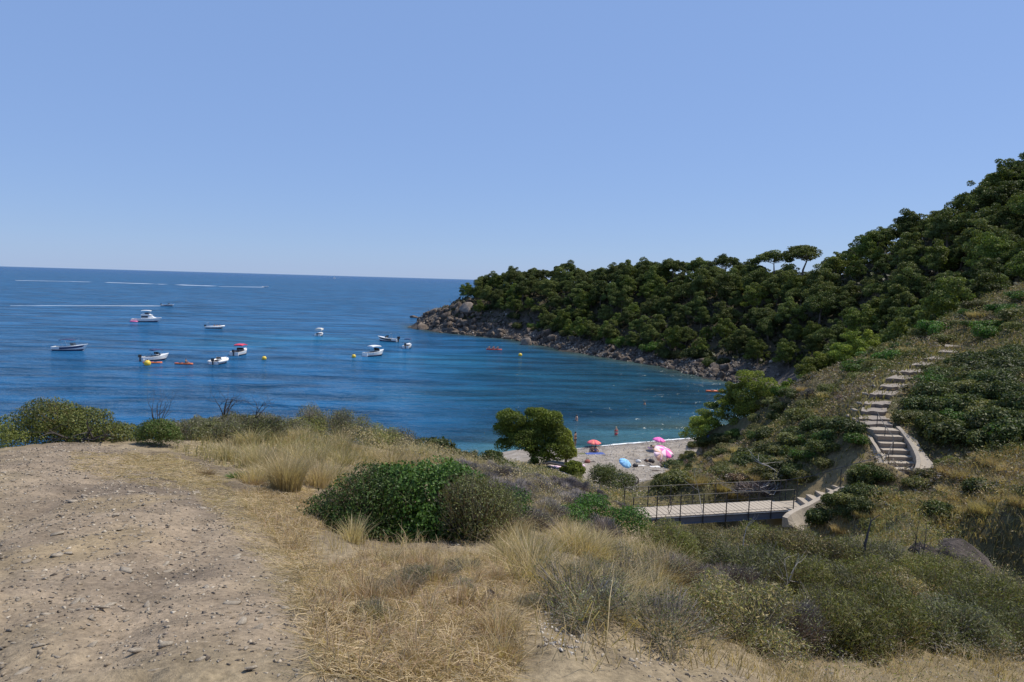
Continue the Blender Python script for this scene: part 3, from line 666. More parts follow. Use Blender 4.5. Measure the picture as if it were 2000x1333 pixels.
# ---------------------------------------------------------------- near pines and shrubs beside the beach
def near_pine(name,label,base,R,h,seed,crown,pal=PINEB,lobes=None,puffs=260,per=55,rad=.14,rz=0,name_c='crown'):
    r=rs(seed)
    if lobes:   # break every big mass into smaller clumps
        lo=[]
        for L_ in lobes:
            lo.append((L_[0],L_[1],L_[2],L_[3]*.84,L_[4]*.84,L_[5]*.84))
            for k in range(9):
                d_=rdir(r,1,.35)[0];s_=.30+.2*r.rand();lo.append((L_[0]+d_[0]*L_[3]*.72,L_[1]+d_[1]*L_[4]*.72,L_[2]+d_[2]*L_[5]*.72,L_[3]*s_,L_[4]*s_,L_[5]*s_*.85))
    else: lo=round_lobes(r,R,h,R*1.35,13)
    t_=thing(name,label,'pine tree',base,rz); link(name_c,pine_crown(seed,lo,int(puffs*per*(2.2 if lobes else 1.4)),.17,.075,pal+PINE[1:],[(.27,.31,.04),(.20,.24,.035)],.3),VPINE,t_); link('trunk',pine_trunk(seed+1,R,h,rad,9,.1),BARK,t_); return t_
def G(pxx,pyy):
    q,l=hit(pxx,pyy)
    if not l: print('G miss',pxx,pyy)
    return q
q=P(1040,905,60); zb=float(H(q[0],q[1]))
# crown lobes in metres around the trunk: several rounded masses reaching nearly to the ground
lo=[(-1.9,0,4.0,1.45,1.4,1.25),(.3,.2,4.1,1.6,1.5,1.2),(1.5,0,3.9,1.5,1.5,1.35),(2.1,-.2,2.9,1.2,1.3,1.0),(-1.0,-.6,2.5,1.3,1.2,.9),(-.1,-.9,2.3,1.2,1.1,.9),(-2.6,.2,1.9,1.0,1.0,.55),(1.6,-.8,1.7,1.5,1.2,.9),(.6,-1.1,1.2,1.1,1.0,.8),(-2.6,0,3.3,1.0,1.0,.8),(.2,0,3.0,2.2,1.5,1.2)]
near_pine('pine_tree','large bright green pine with rounded clumps between the dry slope and the beach',(q[0],q[1],max(zb,.8)-.35),3,2,510,'x',lobes=lo,puffs=430,per=60,rad=.2)
q=P(1105,905,62)
near_pine('pine_tree','small upright pine at the right foot of the large beach pine',(q[0],q[1],float(H(q[0],q[1]))),.9,.8,520,'x',lobes=[(0,0,1.9,.75,.75,1.5),(.2,0,1.0,.7,.7,.8)],puffs=90,per=50)
q=P(1118,912,58)
near_pine('low_pine','low bright green pine bush on the sand right of the large beach pine',(q[0],q[1],float(H(q[0],q[1]))-.1),1,.3,523,'x',lobes=[(0,0,.55,.95,.9,.65),(.5,0,.35,.6,.6,.5)],puffs=80,per=50)
for i,(pxx,pyy,D,R,h,sz,lab) in enumerate([(1372,868,67,2.5,.5,1.,'round light green pine hanging over the right end of the beach'),(1432,842,66,2.7,1.1,1.,'bright green pine above the right end of the beach, second from the water'),(1468,815,65,2.8,1.0,1,'yellow green pine on the slope edge right of the cove water'),(1495,788,66,1.8,.8,1.,'pine with dark underside where the slope edge meets the cove'),(1527,772,64,1.3,.6,1,'small bright pine topmost on the slope edge above the cove'),
  (1590,742,66,2.2,1.2,1,'bright yellow green pine below the wooded hill, left of the stone path'),(1650,718,66,2.2,1.4,1,'large light green pine behind the scrub left of the stone path'),(1700,705,68,1.9,1.0,1,'light green pine nearest the upper stone steps'),(1556,748,68,1.7,.8,1.,'low green pine at the edge of the dark gully'),(1620,690,74,2.3,1.8,1,'grey green pine half in shade above the gully'),(1690,668,76,2.6,1.6,1,'broad olive pine behind the stone path hillside'),(1740,650,78,2.4,1.6,1,'olive pine near the top of the near hillside'),(1830,588,80,2.8,1.8,1,'yellow green pine on the upper right shoulder of the hill')]):
    q=P(pxx,pyy,D);z=float(H(q[0],q[1])); z=min(z,q[2]+.3)
    near_pine('pine_tree',lab,(q[0],q[1],z-.2),R,h,540+7*i,'x',puffs=int(70*R),per=50,rz=i,rad=.12,pal=PINEB)

KEEP=[] # places to keep clear: (x,y,r)
for a,b_,y_,D in STEPS:
    q=P((a+b_)/2,y_,D);KEEP.append((q[0],q[1]+.4,(b_-a)*D/F*.5+.3))
for t_ in np.linspace(0,1,9): KEEP.append((5.6+t_*7.9,29.9+t_*1.9,1.1))
for a_ in [(13.8,31.6),(14.6,32),(15.4,32.4),(16.1,32.8)]: KEEP.append((*a_,1.0))
def clear(x,y,m=0):
    return all((x-a)**2+(y-b)**2>(rr+m)**2 for a,b,rr in KEEP)
def zone(poly,sp,kinds,where,grp,seed,smin=.7,smax=1.3,pxpoly=True):
    """shrubs standing on a patch of slope, each one an object of its own"""
    wp=wpoly(poly) if pxpoly else poly; r=rs(seed);xs=[p[0] for p in wp];ys=[p[1] for p in wp];n=0
    ks=[];[ks.extend([k]*w) for k,w in kinds]
    y=min(ys)
    while y<max(ys):
        x=min(xs)
        while x<max(xs):
            X=x+r.normal()*sp*.28;Y=y+r.normal()*sp*.28;x+=sp
            k=ks[r.randint(len(ks))]; s=r.uniform(smin,smax); rot=r.rand()*6.28; v=r.randint(len(KB[k]));hz=.8+.4*r.rand()
            if not inpoly(X,Y,wp): continue
            if not clear(X,Y,s*.75): continue
            nm,ct,pt,mt=VNAME[k];z=float(HG(np.array([X]),np.array([Y]))[0])
            o=link(nm,KB[k][v],mt,None,(X,Y,z-.12),(0,0,rot),(s,s,s*hz*.82));tag(o,VLAB[k]+' '+where,ct,VLAB[k]+' '+grp);n+=1
        y+=sp
    return n
nz=[]
nz.append(zone([(1700,735),(1780,725),(1864,715),(2000,690),(2000,870),(1880,880),(1820,850),(1745,820)],1.5,[('dark',7),('olive',1)],'in the mass to the right of the stone steps','right of the stone steps',700,.85,1.25))
nz.append(zone([(1480,850),(1560,800),(1640,815),(1690,850),(1705,900),(1640,945),(1560,948),(1500,935),(1470,900)],2.0,[('dark',3),('olive',5),('gold',2)],'on the slope left of the concrete stairs','left of the concrete stairs',701,.8,1.25))
nz.append(zone([(1300,945),(1400,885),(1470,870),(1500,930),(1480,958),(1300,962)],1.4,[('gold',8),('brown',1),('olive',1)],'on the slope behind the footbridge','behind the footbridge',702,.7,1.1))
nz.append(zone([(1470,830),(1560,765),(1660,730),(1700,745),(1680,790),(1600,810),(1520,840)],2.0,[('grey',3),('brown',3),('olive',3),('dark',1),('gold',5)],'on the hillside between the cove and the stone steps','between the cove and the steps',703,.7,1.2))
nz.append(zone([(1330,925),(1380,868),(1475,822),(1480,870),(1400,890)],1.9,[('dark',3),('olive',3),('grey',3),('green',1)],'on the slope edge above the right end of the beach','above the right end of the beach',704,.7,1.15))
nz.append(zone([(1640,725),(1780,665),(1864,622),(2000,575),(2000,655),(1860,665),(1800,695),(1740,730),(1700,745)],1.9,[('olive',5),('green',3),('gold',1)],'above the upper stone steps','above the stone steps',705,.8,1.3))
nz.append(zone([(1585,1005),(1660,955),(1710,925),(1770,940),(1740,985),(1640,1015),(1600,1035)],1.15,[('green',3),('dark',5)],'on the bank below the concrete stairs','below the concrete stairs',706,.55,.85))
nz.append(zone([(1640,1030),(1750,975),(1864,900),(2000,880),(2000,1040),(1864,1050),(1700,1060)],1.0,[('gold',7),('olive',3),('dark',1)],'on the bank at the right below the stairs','on the right bank',707,.5,.85))
nz.append(zone([(13,34.4),(15.3,33.2),(17,34.2),(17.4,37),(17.6,42),(14,46),(12,40)],1.5,[('dark',3),('olive',4),('gold',2)],'on the steep bank between the footbridge and the concrete stairs','on the steep bank by the stairs',709,.8,1.15,pxpoly=False))
nz.append(zone([(19.5,60),(23,62),(25,68),(27,77),(31,76),(30,66),(25,57)],1.7,[('dark',3),('olive',3),('green',1)],'on the steep edge falling to the right end of the beach','on the steep edge at the end of the beach',710,.8,1.15,pxpoly=False))
nz.append(zone([(6.2,34),(9,34.5),(13,36),(10,44),(6,44)],1.5,[('green',2),('olive',4),('dark',1),('gold',1)],'in the gully between the footbridge and the beach','in the gully by the beach',708,.7,1.05,pxpoly=False))
def steep(poly,n,dmin,kinds,where,grp,seed,smin,smax,cl=.25):
    r=rs(seed);ks=[];[ks.extend([k]*w) for k,w in kinds];xs=[p[0] for p in poly];ys=[p[1] for p in poly];got=[];t_=0
    while len(got)<n and t_<n*25:
        t_+=1;a=r.uniform(min(xs),max(xs));b_=r.uniform(min(ys),max(ys))
        if not inpoly(a,b_,poly): continue
        q,l_=hit(a,b_)
        if not l_ or any(np.linalg.norm(q-g)<dmin for g in got) or not clear(q[0],q[1],cl): continue
        got.append(q);k=ks[r.randint(len(ks))];s=r.uniform(smin,smax);nm,ct,pt,mt=VNAME[k];z=float(HG(np.array([q[0]]),np.array([q[1]]))[0])
        o=link(nm,KB[k][r.randint(len(KB[k]))],mt,None,(q[0],q[1],z-.15*s),(0,0,r.rand()*6.28),(s,s,s*(.7+.3*r.rand())));tag(o,VLAB[k]+' '+where,ct,VLAB[k]+' '+grp)
    return len(got)
nz.append(steep([(1735,760),(1790,735),(1864,715),(1990,700),(1990,860),(1880,870),(1820,840),(1760,825),(1735,800)],90,1.0,[('dark',8),('green',1),('olive',1)],'in the dense mass right of the stone steps','in the dense mass right of the steps',734,.8,1.1,.85))
nz.append(steep([(1540,870),(1600,830),(1660,830),(1692,858),(1706,890),(1708,925),(1660,945),(1600,950),(1545,950)],60,.8,[('dark',6),('olive',3),('green',1)],'on the steep face just left of the concrete stairs','on the steep face left of the stairs',731,.6,.95))
nz.append(steep([(1290,945),(1330,905),(1360,868),(1420,845),(1440,880),(1380,930),(1320,955)],46,1.0,[('dark',3),('olive',4),('gold',3),('grey',1)],'on the crumbling edge between beach and hillside','on the edge between beach and hillside',732,.6,1.05))
nz.append(steep([(1585,1010),(1620,975),(1660,950),(1712,930),(1740,950),(1700,990),(1640,1020),(1600,1040)],34,.6,[('dark',5),('green',2),('olive',1)],'beside the stringer wall of the lower steps','beside the lower steps',733,.45,.7))
print('zones',nz)

# low scrub covering the slopes between the shrubs: one mass nobody could count
def cover(name,label,poly,n,seed,size,h,pals,px_=False,ymax=None,clearance=.25):
    wp=wpoly(poly) if px_ else poly;r=rs(seed);xs=[p[0] for p in wp];ys=[p[1] for p in wp]
    X=r.uniform(min(xs),max(xs),n*4);Y=r.uniform(min(ys),max(ys),n*4);k=inpoly(X,Y,wp);X=X[k];Y=Y[k]
    D=np.hypot(X,Y);k=r.rand(len(X))<np.clip(30/D,0,1)**1.2;X=X[k][:n];Y=Y[k][:n]
    kp=np.ones(len(X),bool);ib=inpoly(X,Y,BEACHP);kp[ib]=H(X[ib],Y[ib])>=2.0
    for a_,b_,rr in KEEP: kp&=((X-a_)**2+(Y-b_)**2>(rr+clearance-.2)**2)
    X=X[kp];Y=Y[kp];m=len(X);D=np.hypot(X,Y)
    # hummocks: height profile from cellular lumps
    lump=np.abs(fbm(X*1.1,Y*1.1,seed,3)-.5)*2; lump=1-np.clip(lump*2.2,0,1); hh=h*(.25+.9*lump)*(.55+.9*fbm(X*.35,Y*.35,seed+4,2))
    Z=HG(X,Y)+hh*(1-.75*r.rand(m)**2)
    zone_=fbm(X*.28,Y*.28,seed+9,4)+.10*r.normal(size=m); idx_=np.clip(((zone_-.34)/.34*len(pals)).astype(int),0,len(pals)-1)
    cl=np.empty((m,3))
    for j,p in enumerate(pals):
        s_=idx_==j; cl[s_]=mixcol(r,s_.sum(),p)
    nr=r.normal(size=(m,3))*.6;nr[:,2]=1
    V,F_,cc=leaves(r,np.c_[X,Y,Z],nr,(size*.8*np.clip(D/30,.5,1.7))[:,None],(size*.22*np.clip(D/30,.5,1.7))[:,None],cl*(.7+.5*lump[:,None]) if False else cl,1.1)
    c=Cloud();c.add(V,F_,cc);print(name,m);return tag(link(name,c.mesh(name),VEG),label,'ground cover',kind='stuff')
HP=[(11,33.5),(8.5,36),(12,44),(14,52),(20,58),(25,66),(28,76),(38,72),(60,74),(70,60),(60,38),(40,22),(30,14),(22,13),(14,18),(13,24),(14.5,29)]
cover('low_scrub','low mixed green, grey and golden scrub covering the right hillside',HP,210000,1301,.16,.55,[G_DARK+G_OLIVE,G_OLIVE,GOLD+G_OLIVE,GOLD+BRN+G_OLIVE,G_OLIVE+G_GREY,GOLD+BRN,GOLD+STRAW[:2],LAV+BRN])
cover('low_scrub','low scrub filling the gully around the footbridge',[(3,46),(1,30),(4,20),(6,14),(14,16),(15,24),(14.5,30),(11,34),(12,45),(8,48)],70000,1302,.13,.4,[G_OLIVE,G_GREY,GOLD,G_YELL,G_OLIVE+TW])
cover('low_scrub','low wiry scrub between the bushes in the lower right foreground',[(1.6,6),(3,9),(2.8,16),(6,18),(16,18),(22,12),(14,4),(5,3)],110000,1303,.07,.35,[G_OLIVE+G_GREY,G_GREY+TW,G_YELL,G_OLIVE,LAV])
cover('low_scrub','low faded scrub on the slope between the crest and the beach pine',[(-6,17),(-2,14),(1.5,13),(4.5,24),(4,32),(5.5,44),(3,58),(-3,50),(-4,40),(-9,26)],120000,1304,.10,.4,[G_GREY+STRAW[:1],G_OLIVE,GOLD+STRAW,LAV+G_GREY,STRAW+GOLD])
cover('low_scrub','low grey green scrub along the crest above the sea',[(-14,13.6),(-5,12.8),(-2,14),(-5,18),(-12,20),(-20,18)],50000,1305,.07,.35,[G_OLIVE,G_GREY,G_YELL,G_OLIVE+TW])
# ---------------------------------------------------------------- foreground plants
def place(me,name,label,cat,part,mat,pxx,pyy,rz=0,s=1.,grp=None,D=None,dz=-.05,extra=None):
    if D: q=P(pxx,pyy,D); q=np.array([q[0],q[1],float(HG(np.array([q[0]]),np.array([q[1]]))[0])])
    else: q=G(pxx,pyy); q=np.array([q[0],q[1],float(HG(np.array([q[0]]),np.array([q[1]]))[0])])
    t_=thing(name,label,cat,(q[0],q[1],q[2]+dz),rz,grp);t_.scale=(s,s,s); link(part,me,mat,t_)
    if extra: extra(t_)
    return t_
def stems(seed,h,w,n=7,rad=.012,mat=DARKW,lev=1,spread=.6,nm='branches',up=.25):
    def f(t_):
        r=rs(seed);m=M()
        for k in range(n):
            a=r.rand()*6.28;branch_tree(m,r,(math.cos(a)*w*.1,math.sin(a)*w*.1,-.05),(math.cos(a)*.6,math.sin(a)*.6,1),h*.8,rad,lev,spread,3,up,4)
        m.build(nm,mat,t_)
    return f
# the big evergreen bush in the middle: darker left half, bright right half, brown right flank
lobesL=[(0,0,.33,.5,.45,.42),(-.35,0,.22,.35,.35,.3),(.3,.1,.38,.4,.4,.36)]
place(bush(801,1.5,.8,17000,.030,[(.05,.10,.022),(.075,.145,.026),(.11,.17,.04),(.035,.065,.015)],1100,BRN+TW,lobes=[(-.1,-.1,.15,.6,.5,.25),(-.1,0,.3,.55,.5,.4),(-.45,0,.2,.38,.4,.28),(.25,.1,.4,.45,.45,.36),(.0,.25,.45,.4,.4,.35)],tw=.005),'evergreen_bush','dark olive left half of the big clump of bushes in the middle foreground','bush','foliage',VEG,722,1035,0,.98,extra=stems(1,.5,.6))
place(bush(802,1.7,.95,24000,.034,[(.045,.11,.018),(.07,.155,.024),(.035,.075,.015),(.10,.19,.035)],300,TW,lobes=[(0,-.15,.15,.7,.5,.28),(0,0,.42,.62,.55,.48),(.45,0,.35,.42,.45,.42),(-.3,.1,.5,.38,.4,.36),(.15,-.35,.25,.5,.35,.3),(.35,.1,.55,.3,.3,.28)],aspect=.7,tw=.005),'lentisk_bush','glossy bright green bush at the centre of the big foreground clump','bush','foliage',VEG,825,1042,.4,1.02,extra=stems(2,.55,.6))
place(bush(803,1.3,.8,13000,.026,G_OLIVE+G_OLIVE+G_GREY[:1],2200,TW+BRN,lobes=[(0,0,.35,.48,.45,.42),(.3,0,.28,.35,.35,.33),(.05,.2,.45,.35,.35,.3)],tw=.006),'dry_bush','brownish half dry bush at the right flank of the big bright green bush','bush','foliage',VEG,925,1058,.9,1.0,extra=stems(3,.5,.5))
place(bush(804,.9,.55,5000,.03,G_BRIGHT,900,LAV,tw=.006),'lentisk_bush','green bush with grey twigs behind the half dry bush','bush','foliage',VEG,965,1030,1.2,1.05)
# bushes at the left crest
place(bush(811,2.3,1.15,16000,.045,G_YELL+G_YELL+G_OLIVE,900,GOLD,lobes=[(-.1,0,.35,.7,.6,.45),(-.8,0,.45,.7,.6,.5),(.65,-.1,.2,.55,.5,.3),(.1,-.3,.2,.5,.4,.3)],tw=.008),'yellow_green_bush','large yellow green bush at the far left edge of the dirt path','bush','foliage',VEG,172,868,0,.92,extra=stems(4,.6,1),D=13.2)
place(bush(812,1.0,.62,9000,.035,G_DARK+[(.06,.11,.02)],150,BRN,lobes=[(0,0,.3,.42,.4,.33),(-.2,0,.25,.3,.3,.28),(.25,0,.22,.3,.3,.26)]),'evergreen_bush','compact dark green bush right of the large yellow green one by the path','bush','foliage',VEG,308,880,0,.85,D=12.6)
place(bush(813,2.2,1.0,8000,.05,G_YELL,300,GOLD),'yellow_green_bush','yellow green bush cut by the left border above the path','bush','foliage',VEG,30,880,0,.8,D=13)
for i,(pxx,D,w_,k) in enumerate([(365,15.5,1.2,'b'),(425,15.2,1.3,'a'),(480,15.6,1.2,'b'),(540,16,1.4,'a'),(590,17,1.2,'c'),(385,14.4,.9,'a'),(640,17.5,1.2,'a'),(690,18.5,1.3,'b'),(735,19.5,1.2,'c'),(785,20,1.2,'a'),(500,14.6,.9,'b'),(450,14.0,.8,'a')]):
    pal={'a':G_GREY+G_OLIVE,'b':G_OLIVE+[(.045,.06,.03)],'c':G_YELL}[k]
    q=P(pxx,850,D);lab={'a':'grey green wiry shrub','b':'dark olive twiggy shrub','c':'yellow green low shrub'}[k]
    pos=['behind the compact dark bush','left of the bare twisted shrub','under the bare twisted shrub','in front of the sea left of the tall straw tuft','on the crest with a light green top','just right of the compact dark bush','on the crest behind the tall straw tuft','on the crest in the middle of the sea edge','low on the crest, brightest one','last before the crest dips to the beach','beside the pale twisted twigs','in front of the crest shrubs beside the path'][i]
    place(bush(820+i,w_*(1.25 if pxx>620 else 1.05),.62 if pxx<620 else .95,5200,.036,pal,1600,LAV+TW,tw=.007),'crest_shrub',lab+' '+pos,'shrub','foliage',VEG,pxx,850,i,1.05,D=D,dz=-.1)
for i,(pxx,D) in enumerate([(835,27),(880,30),(930,32),(975,36),(1015,40),(1060,44),(905,26),(955,28),(1000,30)]):
    place(KB['dark'][i%4],'shrub',['dark green shrub at the lower end of the crest where the sea meets it','dark green shrub second along the low edge left of the beach pine','dark shrub behind the dry slope left of the beach pine','dark shrub close to the left foot of the beach pine','dark green shrub in front of the beach pine trunk','dark shrub right below the beach pine','olive dark shrub at the top of the lavender grey twigs','small dark shrub above the lavender grey twigs','dark shrub nearest the dry slope below the beach pine'][i],'shrub','foliage',VEG,pxx,900,i,[1.2,1.3,1.2,1.3,1.1,1.0,.6,.6,.7][i],D=D)
place(bush(841,2.7,1.75,9000,.09,G_DARK+[(.04,.06,.03)],200,BRN),'evergreen_bush','big round dark green bush at the landward edge of the beach','bush','foliage',VEG,1197,964,0,1.3,dz=-.1)
place(bush(842,1.6,.9,3500,.09,G_DARK+G_OLIVE,100,BRN),'evergreen_bush','smaller dark bush left of the big round bush by the beach','bush','foliage',VEG,1130,938,0,.8,dz=-.1)
# lavender-grey leafless scrub on the middle slope
LG=[bush(850+k,1.2,.6,350,.03,G_GREY,5200,LAV,tw=.009) for k in range(4)]
WG=[bush(856+k,1.2,.6,1800,.035,G_GREY+G_OLIVE,3200,TW+LAV,tw=.008) for k in range(3)]
def cluster(poly,sp,meshes,nm,lab,cat,grp,seed,smin,smax,part='twigs',mat=VTWIG,flt=None):
    wp=wpoly(poly);r=rs(seed);xs=[p[0] for p in wp];ys=[p[1] for p in wp];n=0;y=min(ys)
    while y<max(ys):
        x=min(xs)
        while x<max(xs):
            X=x+r.normal()*sp*.25;Y=y+r.normal()*sp*.25;x+=sp;s=r.uniform(smin,smax);v=r.randint(len(meshes));rot=r.rand()*6.28
            if inpoly(X,Y,wp) and clear(X,Y,s*.3):
                o=link(nm,meshes[v],mat,None,(X,Y,float(HG(np.array([X]),np.array([Y]))[0])-.06),(0,0,rot),(s,s,s*(.8+.4*r.rand())));tag(o,lab,cat,grp);n+=1
        y+=sp
    return n
nc=[]
nc.append(cluster([(880,935),(960,925),(1090,955),(1200,985),(1230,1010),(1080,1010),(1010,985),(900,950)],1.0,LG,'twiggy_shrub','lavender grey leafless shrub on the slope above the footbridge end','shrub','lavender grey leafless shrubs on the slope',861,.6,1.0))
nc.append(cluster([(1000,995),(1080,1010),(1090,1045),(1010,1040)],.8,WG,'twiggy_shrub','grey green twiggy shrub right of the big foreground bushes','shrub','grey green twiggy shrubs beside the big bushes',862,.5,.8))
place(bush(871,1.5,.8,9000,.034,G_BRIGHT,300,TW,lobes=[(-.45,0,.3,.4,.4,.34),(.55,0,.25,.4,.4,.3),(0,.3,.4,.4,.35,.3)]),'lentisk_bush','bright green bush with a grey twiggy middle at the left end of the footbridge','bush','foliage',VEG,1165,1068,.2,1.1,D=12.6,extra=lambda t_:link('dead_twigs',bush(872,.8,.5,0,.03,G_GREY,3000,LAV,tw=.007),VTWIG,t_,(0.05,-.25,0)))
# tall wiry scrub along the bottom right
SB=[bush(880+k,1.5,.85,9500,.055,p,1500,t2,aspect=.22,tw=.006,curl=1.0,inner=.45) for k,(p,t2) in enumerate([(G_YELL+G_YELL+G_OLIVE,GOLD+TW),(G_OLIVE+G_YELL,TW),(G_YELL+G_GREY+GOLD,TW),(G_GREY+G_OLIVE+G_YELL[:1],LAV)])]
GTW=bush(889,1.3,.6,3500,.035,G_GREY+G_OLIVE,4500,LAV+TW+BRN,aspect=.3,tw=.006)
SCR=[(1290,1095,12,0,1.0,'wiry green scrub bush below the left part of the footbridge'),(1350,1090,13,1,1.05,'wiry green scrub bush below the middle of the footbridge'),(1420,1092,13,2,1.05,'feathery olive scrub bush in front of the bridge girder'),(1490,1090,13.5,0,1.1,'feathery yellow green scrub bush below the right end of the bridge'),(1560,1100,13,2,1.1,'olive scrub bush below the concrete abutment'),(1630,1115,13,1,1.1,'olive scrub bush left of the charred stick'),(1700,1130,13,3,1.1,'grey green scrub bush right of the charred stick'),(1780,1150,13,0,1.05,'yellow green scrub bush in the lower right area'),(1850,1165,13,1,1.05,'olive scrub bush near the right edge below the dark rock'),
 (1340,1200,8.8,4,.8,'grey purple leafless scrub beside the white litter'),(1410,1200,9.4,4,.85,'grey leafless scrub at the bottom right of the white litter'),(1460,1180,9.8,3,1.0,'grey green scrub with pale dead stems at the bottom'),(1530,1185,10,1,1.0,'olive scrub at the bottom, left of the bleached stems'),(1600,1190,10.2,3,1.0,'grey scrub around the bleached stems at the bottom'),(1670,1195,10.4,0,1.0,'green scrub at the foot of the charred stick'),(1740,1205,10.4,2,1.0,'olive green scrub at the bottom right'),(1820,1215,10.6,0,1.0,'yellow green scrub in the bottom right corner'),(1900,1220,10.8,1,1.1,'olive scrub beyond the bottom right corner'),(1980,1220,11,2,1.1,'olive scrub at the right border'),
 (1430,1290,7,2,.9,'olive scrub low at the bottom border, left one'),(1520,1290,7.3,4,.9,'grey twiggy scrub low at the bottom border'),(1620,1290,7.6,1,.9,'olive scrub low at the bottom border, middle one'),(1720,1300,8,0,.95,'green scrub low at the bottom border, right one'),(1830,1300,8.3,3,.95,'grey green scrub low at the bottom border near the corner'),(1940,1300,8.6,1,1,'olive scrub low in the very corner')]
for i,(pxx,pyy,D,k,s,lab) in enumerate(SCR):
    place((SB+[GTW])[k],'scrub_bush',lab,'shrub','foliage',VEG if k<4 else VTWIG,pxx,pyy,i*1.3,s,'wiry scrub in the lower right foreground',D=D,dz=-.08)
# ------------------------------------------------ grasses
def field(name,label,poly,dens,h,c0,c1,seed,bw=.005,lean=.25,litter=0,pxp=True,avoid=None,wind=(.12,-.05),clumpy=.5,cat='grass'):
    wp=wpoly(poly) if pxp else poly;r=rs(seed);xs=np.array([p[0] for p in wp]);ys=np.array([p[1] for p in wp])
    A=(xs.max()-xs.min())*(ys.max()-ys.min());n=int(A*dens);X=r.uniform(xs.min(),xs.max(),n);Y=r.uniform(ys.min(),ys.max(),n)
    k=inpoly(X,Y,wp);X=X[k];Y=Y[k]
    # blades grow in tufts
    pr=np.clip((fbm(X*1.7,Y*1.7,seed,3)-.5)*3.2+.55,0,1);k=r.rand(len(X))<(1-clumpy)+clumpy*pr;X=X[k];Y=Y[k];pr=pr[k]
    n=len(X);g=np.c_[X,Y]; cell=.09+.0*X; cxx=(np.floor(X/.16)+.5)*.16+(_hash(np.floor(X/.16),np.floor(Y/.16),5)-.5)*.14; cyy=(np.floor(Y/.16)+.5)*.16+(_hash(np.floor(X/.16),np.floor(Y/.16),8)-.5)*.14
    t_=r.rand(n)*.75;X=X*(1-t_)+cxx*t_;Y=Y*(1-t_)+cyy*t_
    ln=np.c_[X-cxx,Y-cyy]*2.2+r.normal(size=(n,2))*lean+np.array(wind)
    ln=ln.clip(-1.1,1.1)
    hh=h*(.35+.75*r.rand(n))*(.6+.6*pr);D=np.hypot(X,Y);w=bw*(.7+.6*r.rand(n))*np.clip(D/8,.8,3.5)
    a=mixcol(r,n,c0);b_=mixcol(r,n,c1);m_=fbm(X*.9,Y*.9,seed+3,3)[:,None]
    V,Q_,T,cc=blades(r,np.c_[X,Y,HG(X,Y)-.01],hh,ln,w,a,b_*(.75+.5*m_));c=Cloud();c.add(V,Q_,cc,T)
    if litter:
        n=int(litter);x=r.uniform(xs.min(),xs.max(),n*3);y=r.uniform(ys.min(),ys.max(),n*3);k=inpoly(x,y,wp);x=x[k][:n];y=y[k][:n];n=len(x)
        an=r.rand(n)*6.28;l=.05+.14*r.rand(n);z=HG(x,y)+.008;x2=x+np.cos(an)*l;y2=y+np.sin(an)*l;z2=HG(x2,y2)+.01+.03*r.rand(n)
        V,F_,cc=ribbons(r,np.c_[x,y,z],np.c_[x2,y2,z2],bw*.9*np.clip(np.hypot(x,y)/8,.8,3),mixcol(r,n,STRAW),.08);c.add(V,F_,cc)
    print(name,c.n)
    return tag(link(name,c.mesh(name),VGRASS),label,cat,kind='stuff')
field('dry_grass','pale straw grass and reddish stems between path and bushes',[(470,960),(600,955),(650,1010),(600,1060),(640,1110),(760,1075),(960,1085),(1040,1110),(1080,1160),(1040,1215),(1000,1333),(610,1333),(585,1150),(540,1060),(480,1000)],950,.16,STRAW+RED[:1]+BRN[:1],STRAW+RED[:1]+[(.40,.33,.25)],901,.0055,.75,litter=26000,clumpy=.7)
field('red_brown_weeds','low reddish brown dried weeds on the stony rise',[(640,1120),(760,1100),(900,1110),(960,1130),(950,1197),(960,1333),(640,1333),(620,1200)],900,.14,RED+BRN+STRAW[1:2],RED+[(.42,.33,.24),(.40,.34,.27)],902,.0046,.8,clumpy=.75,litter=14000)
field('tall_straw','tall pale straw in front of the big bushes',[(620,1060),(760,1062),(930,1075),(950,1100),(820,1120),(680,1105),(630,1090)],600,.27,STRAW+GOLD[:1],STRAW,903,.0045,.5,clumpy=.75)
field('golden_grass','tall bent golden grass right of the stony rise',[(940,1085),(1010,1050),(1130,1060),(1250,1090),(1330,1150),(1300,1230),(1200,1260),(1120,1230),(1060,1170),(960,1120)],520,.36,GOLD+STRAW[1:2]+G_OLIVE,STRAW+GOLD,904,.0066,.7,clumpy=.6,wind=(.25,-.1))
field('golden_grass','long grass falling over the bottom edge',[(1060,1190),(1300,1200),(1500,1230),(2000,1260),(2000,1333),(960,1333),(960,1250)],420,.26,GOLD+STRAW+G_OLIVE[:1],STRAW+GOLD,905,.006,.7,clumpy=.6)
field('slope_grass','faded straw grass on the slope behind the big bushes',[(640,960),(760,905),(850,895),(960,935),(1080,985),(1240,1020),(1230,1060),(1080,1060),(1000,1000),(900,960),(780,930),(660,975)],330,.34,STRAW+GOLD+G_GREY,STRAW+[(.30,.25,.19)]+LAV[:1],906,.0055,.4,clumpy=.5)
field('slope_grass','yellowish grass below the crest shrubs',[(330,880),(420,858),(520,856),(640,868),(760,890),(720,915),(640,950),(520,950),(440,915),(360,890)],330,.33,STRAW+G_OLIVE+GOLD[:1],STRAW+GOLD[:1]+[(.34,.34,.17)],907,.0052,.35,clumpy=.6,litter=3000)
field('path_edge_grass','thin straw scattered along the edge of the dirt path',[(250,885),(340,892),(420,925),(490,985),(560,1060),(600,1130),(640,1200),(580,1240),(520,1110),(460,1040),(380,960),(240,900)],260,.08,STRAW+GOLD[:1],STRAW,908,.004,.7,litter=16000,clumpy=.85)
field('dead_leaf_litter','brown and straw ground litter near the path',[(140,885),(330,890),(420,950),(330,960),(140,920)],60,.05,STRAW,STRAW,909,.004,.7,litter=2600,clumpy=.9)
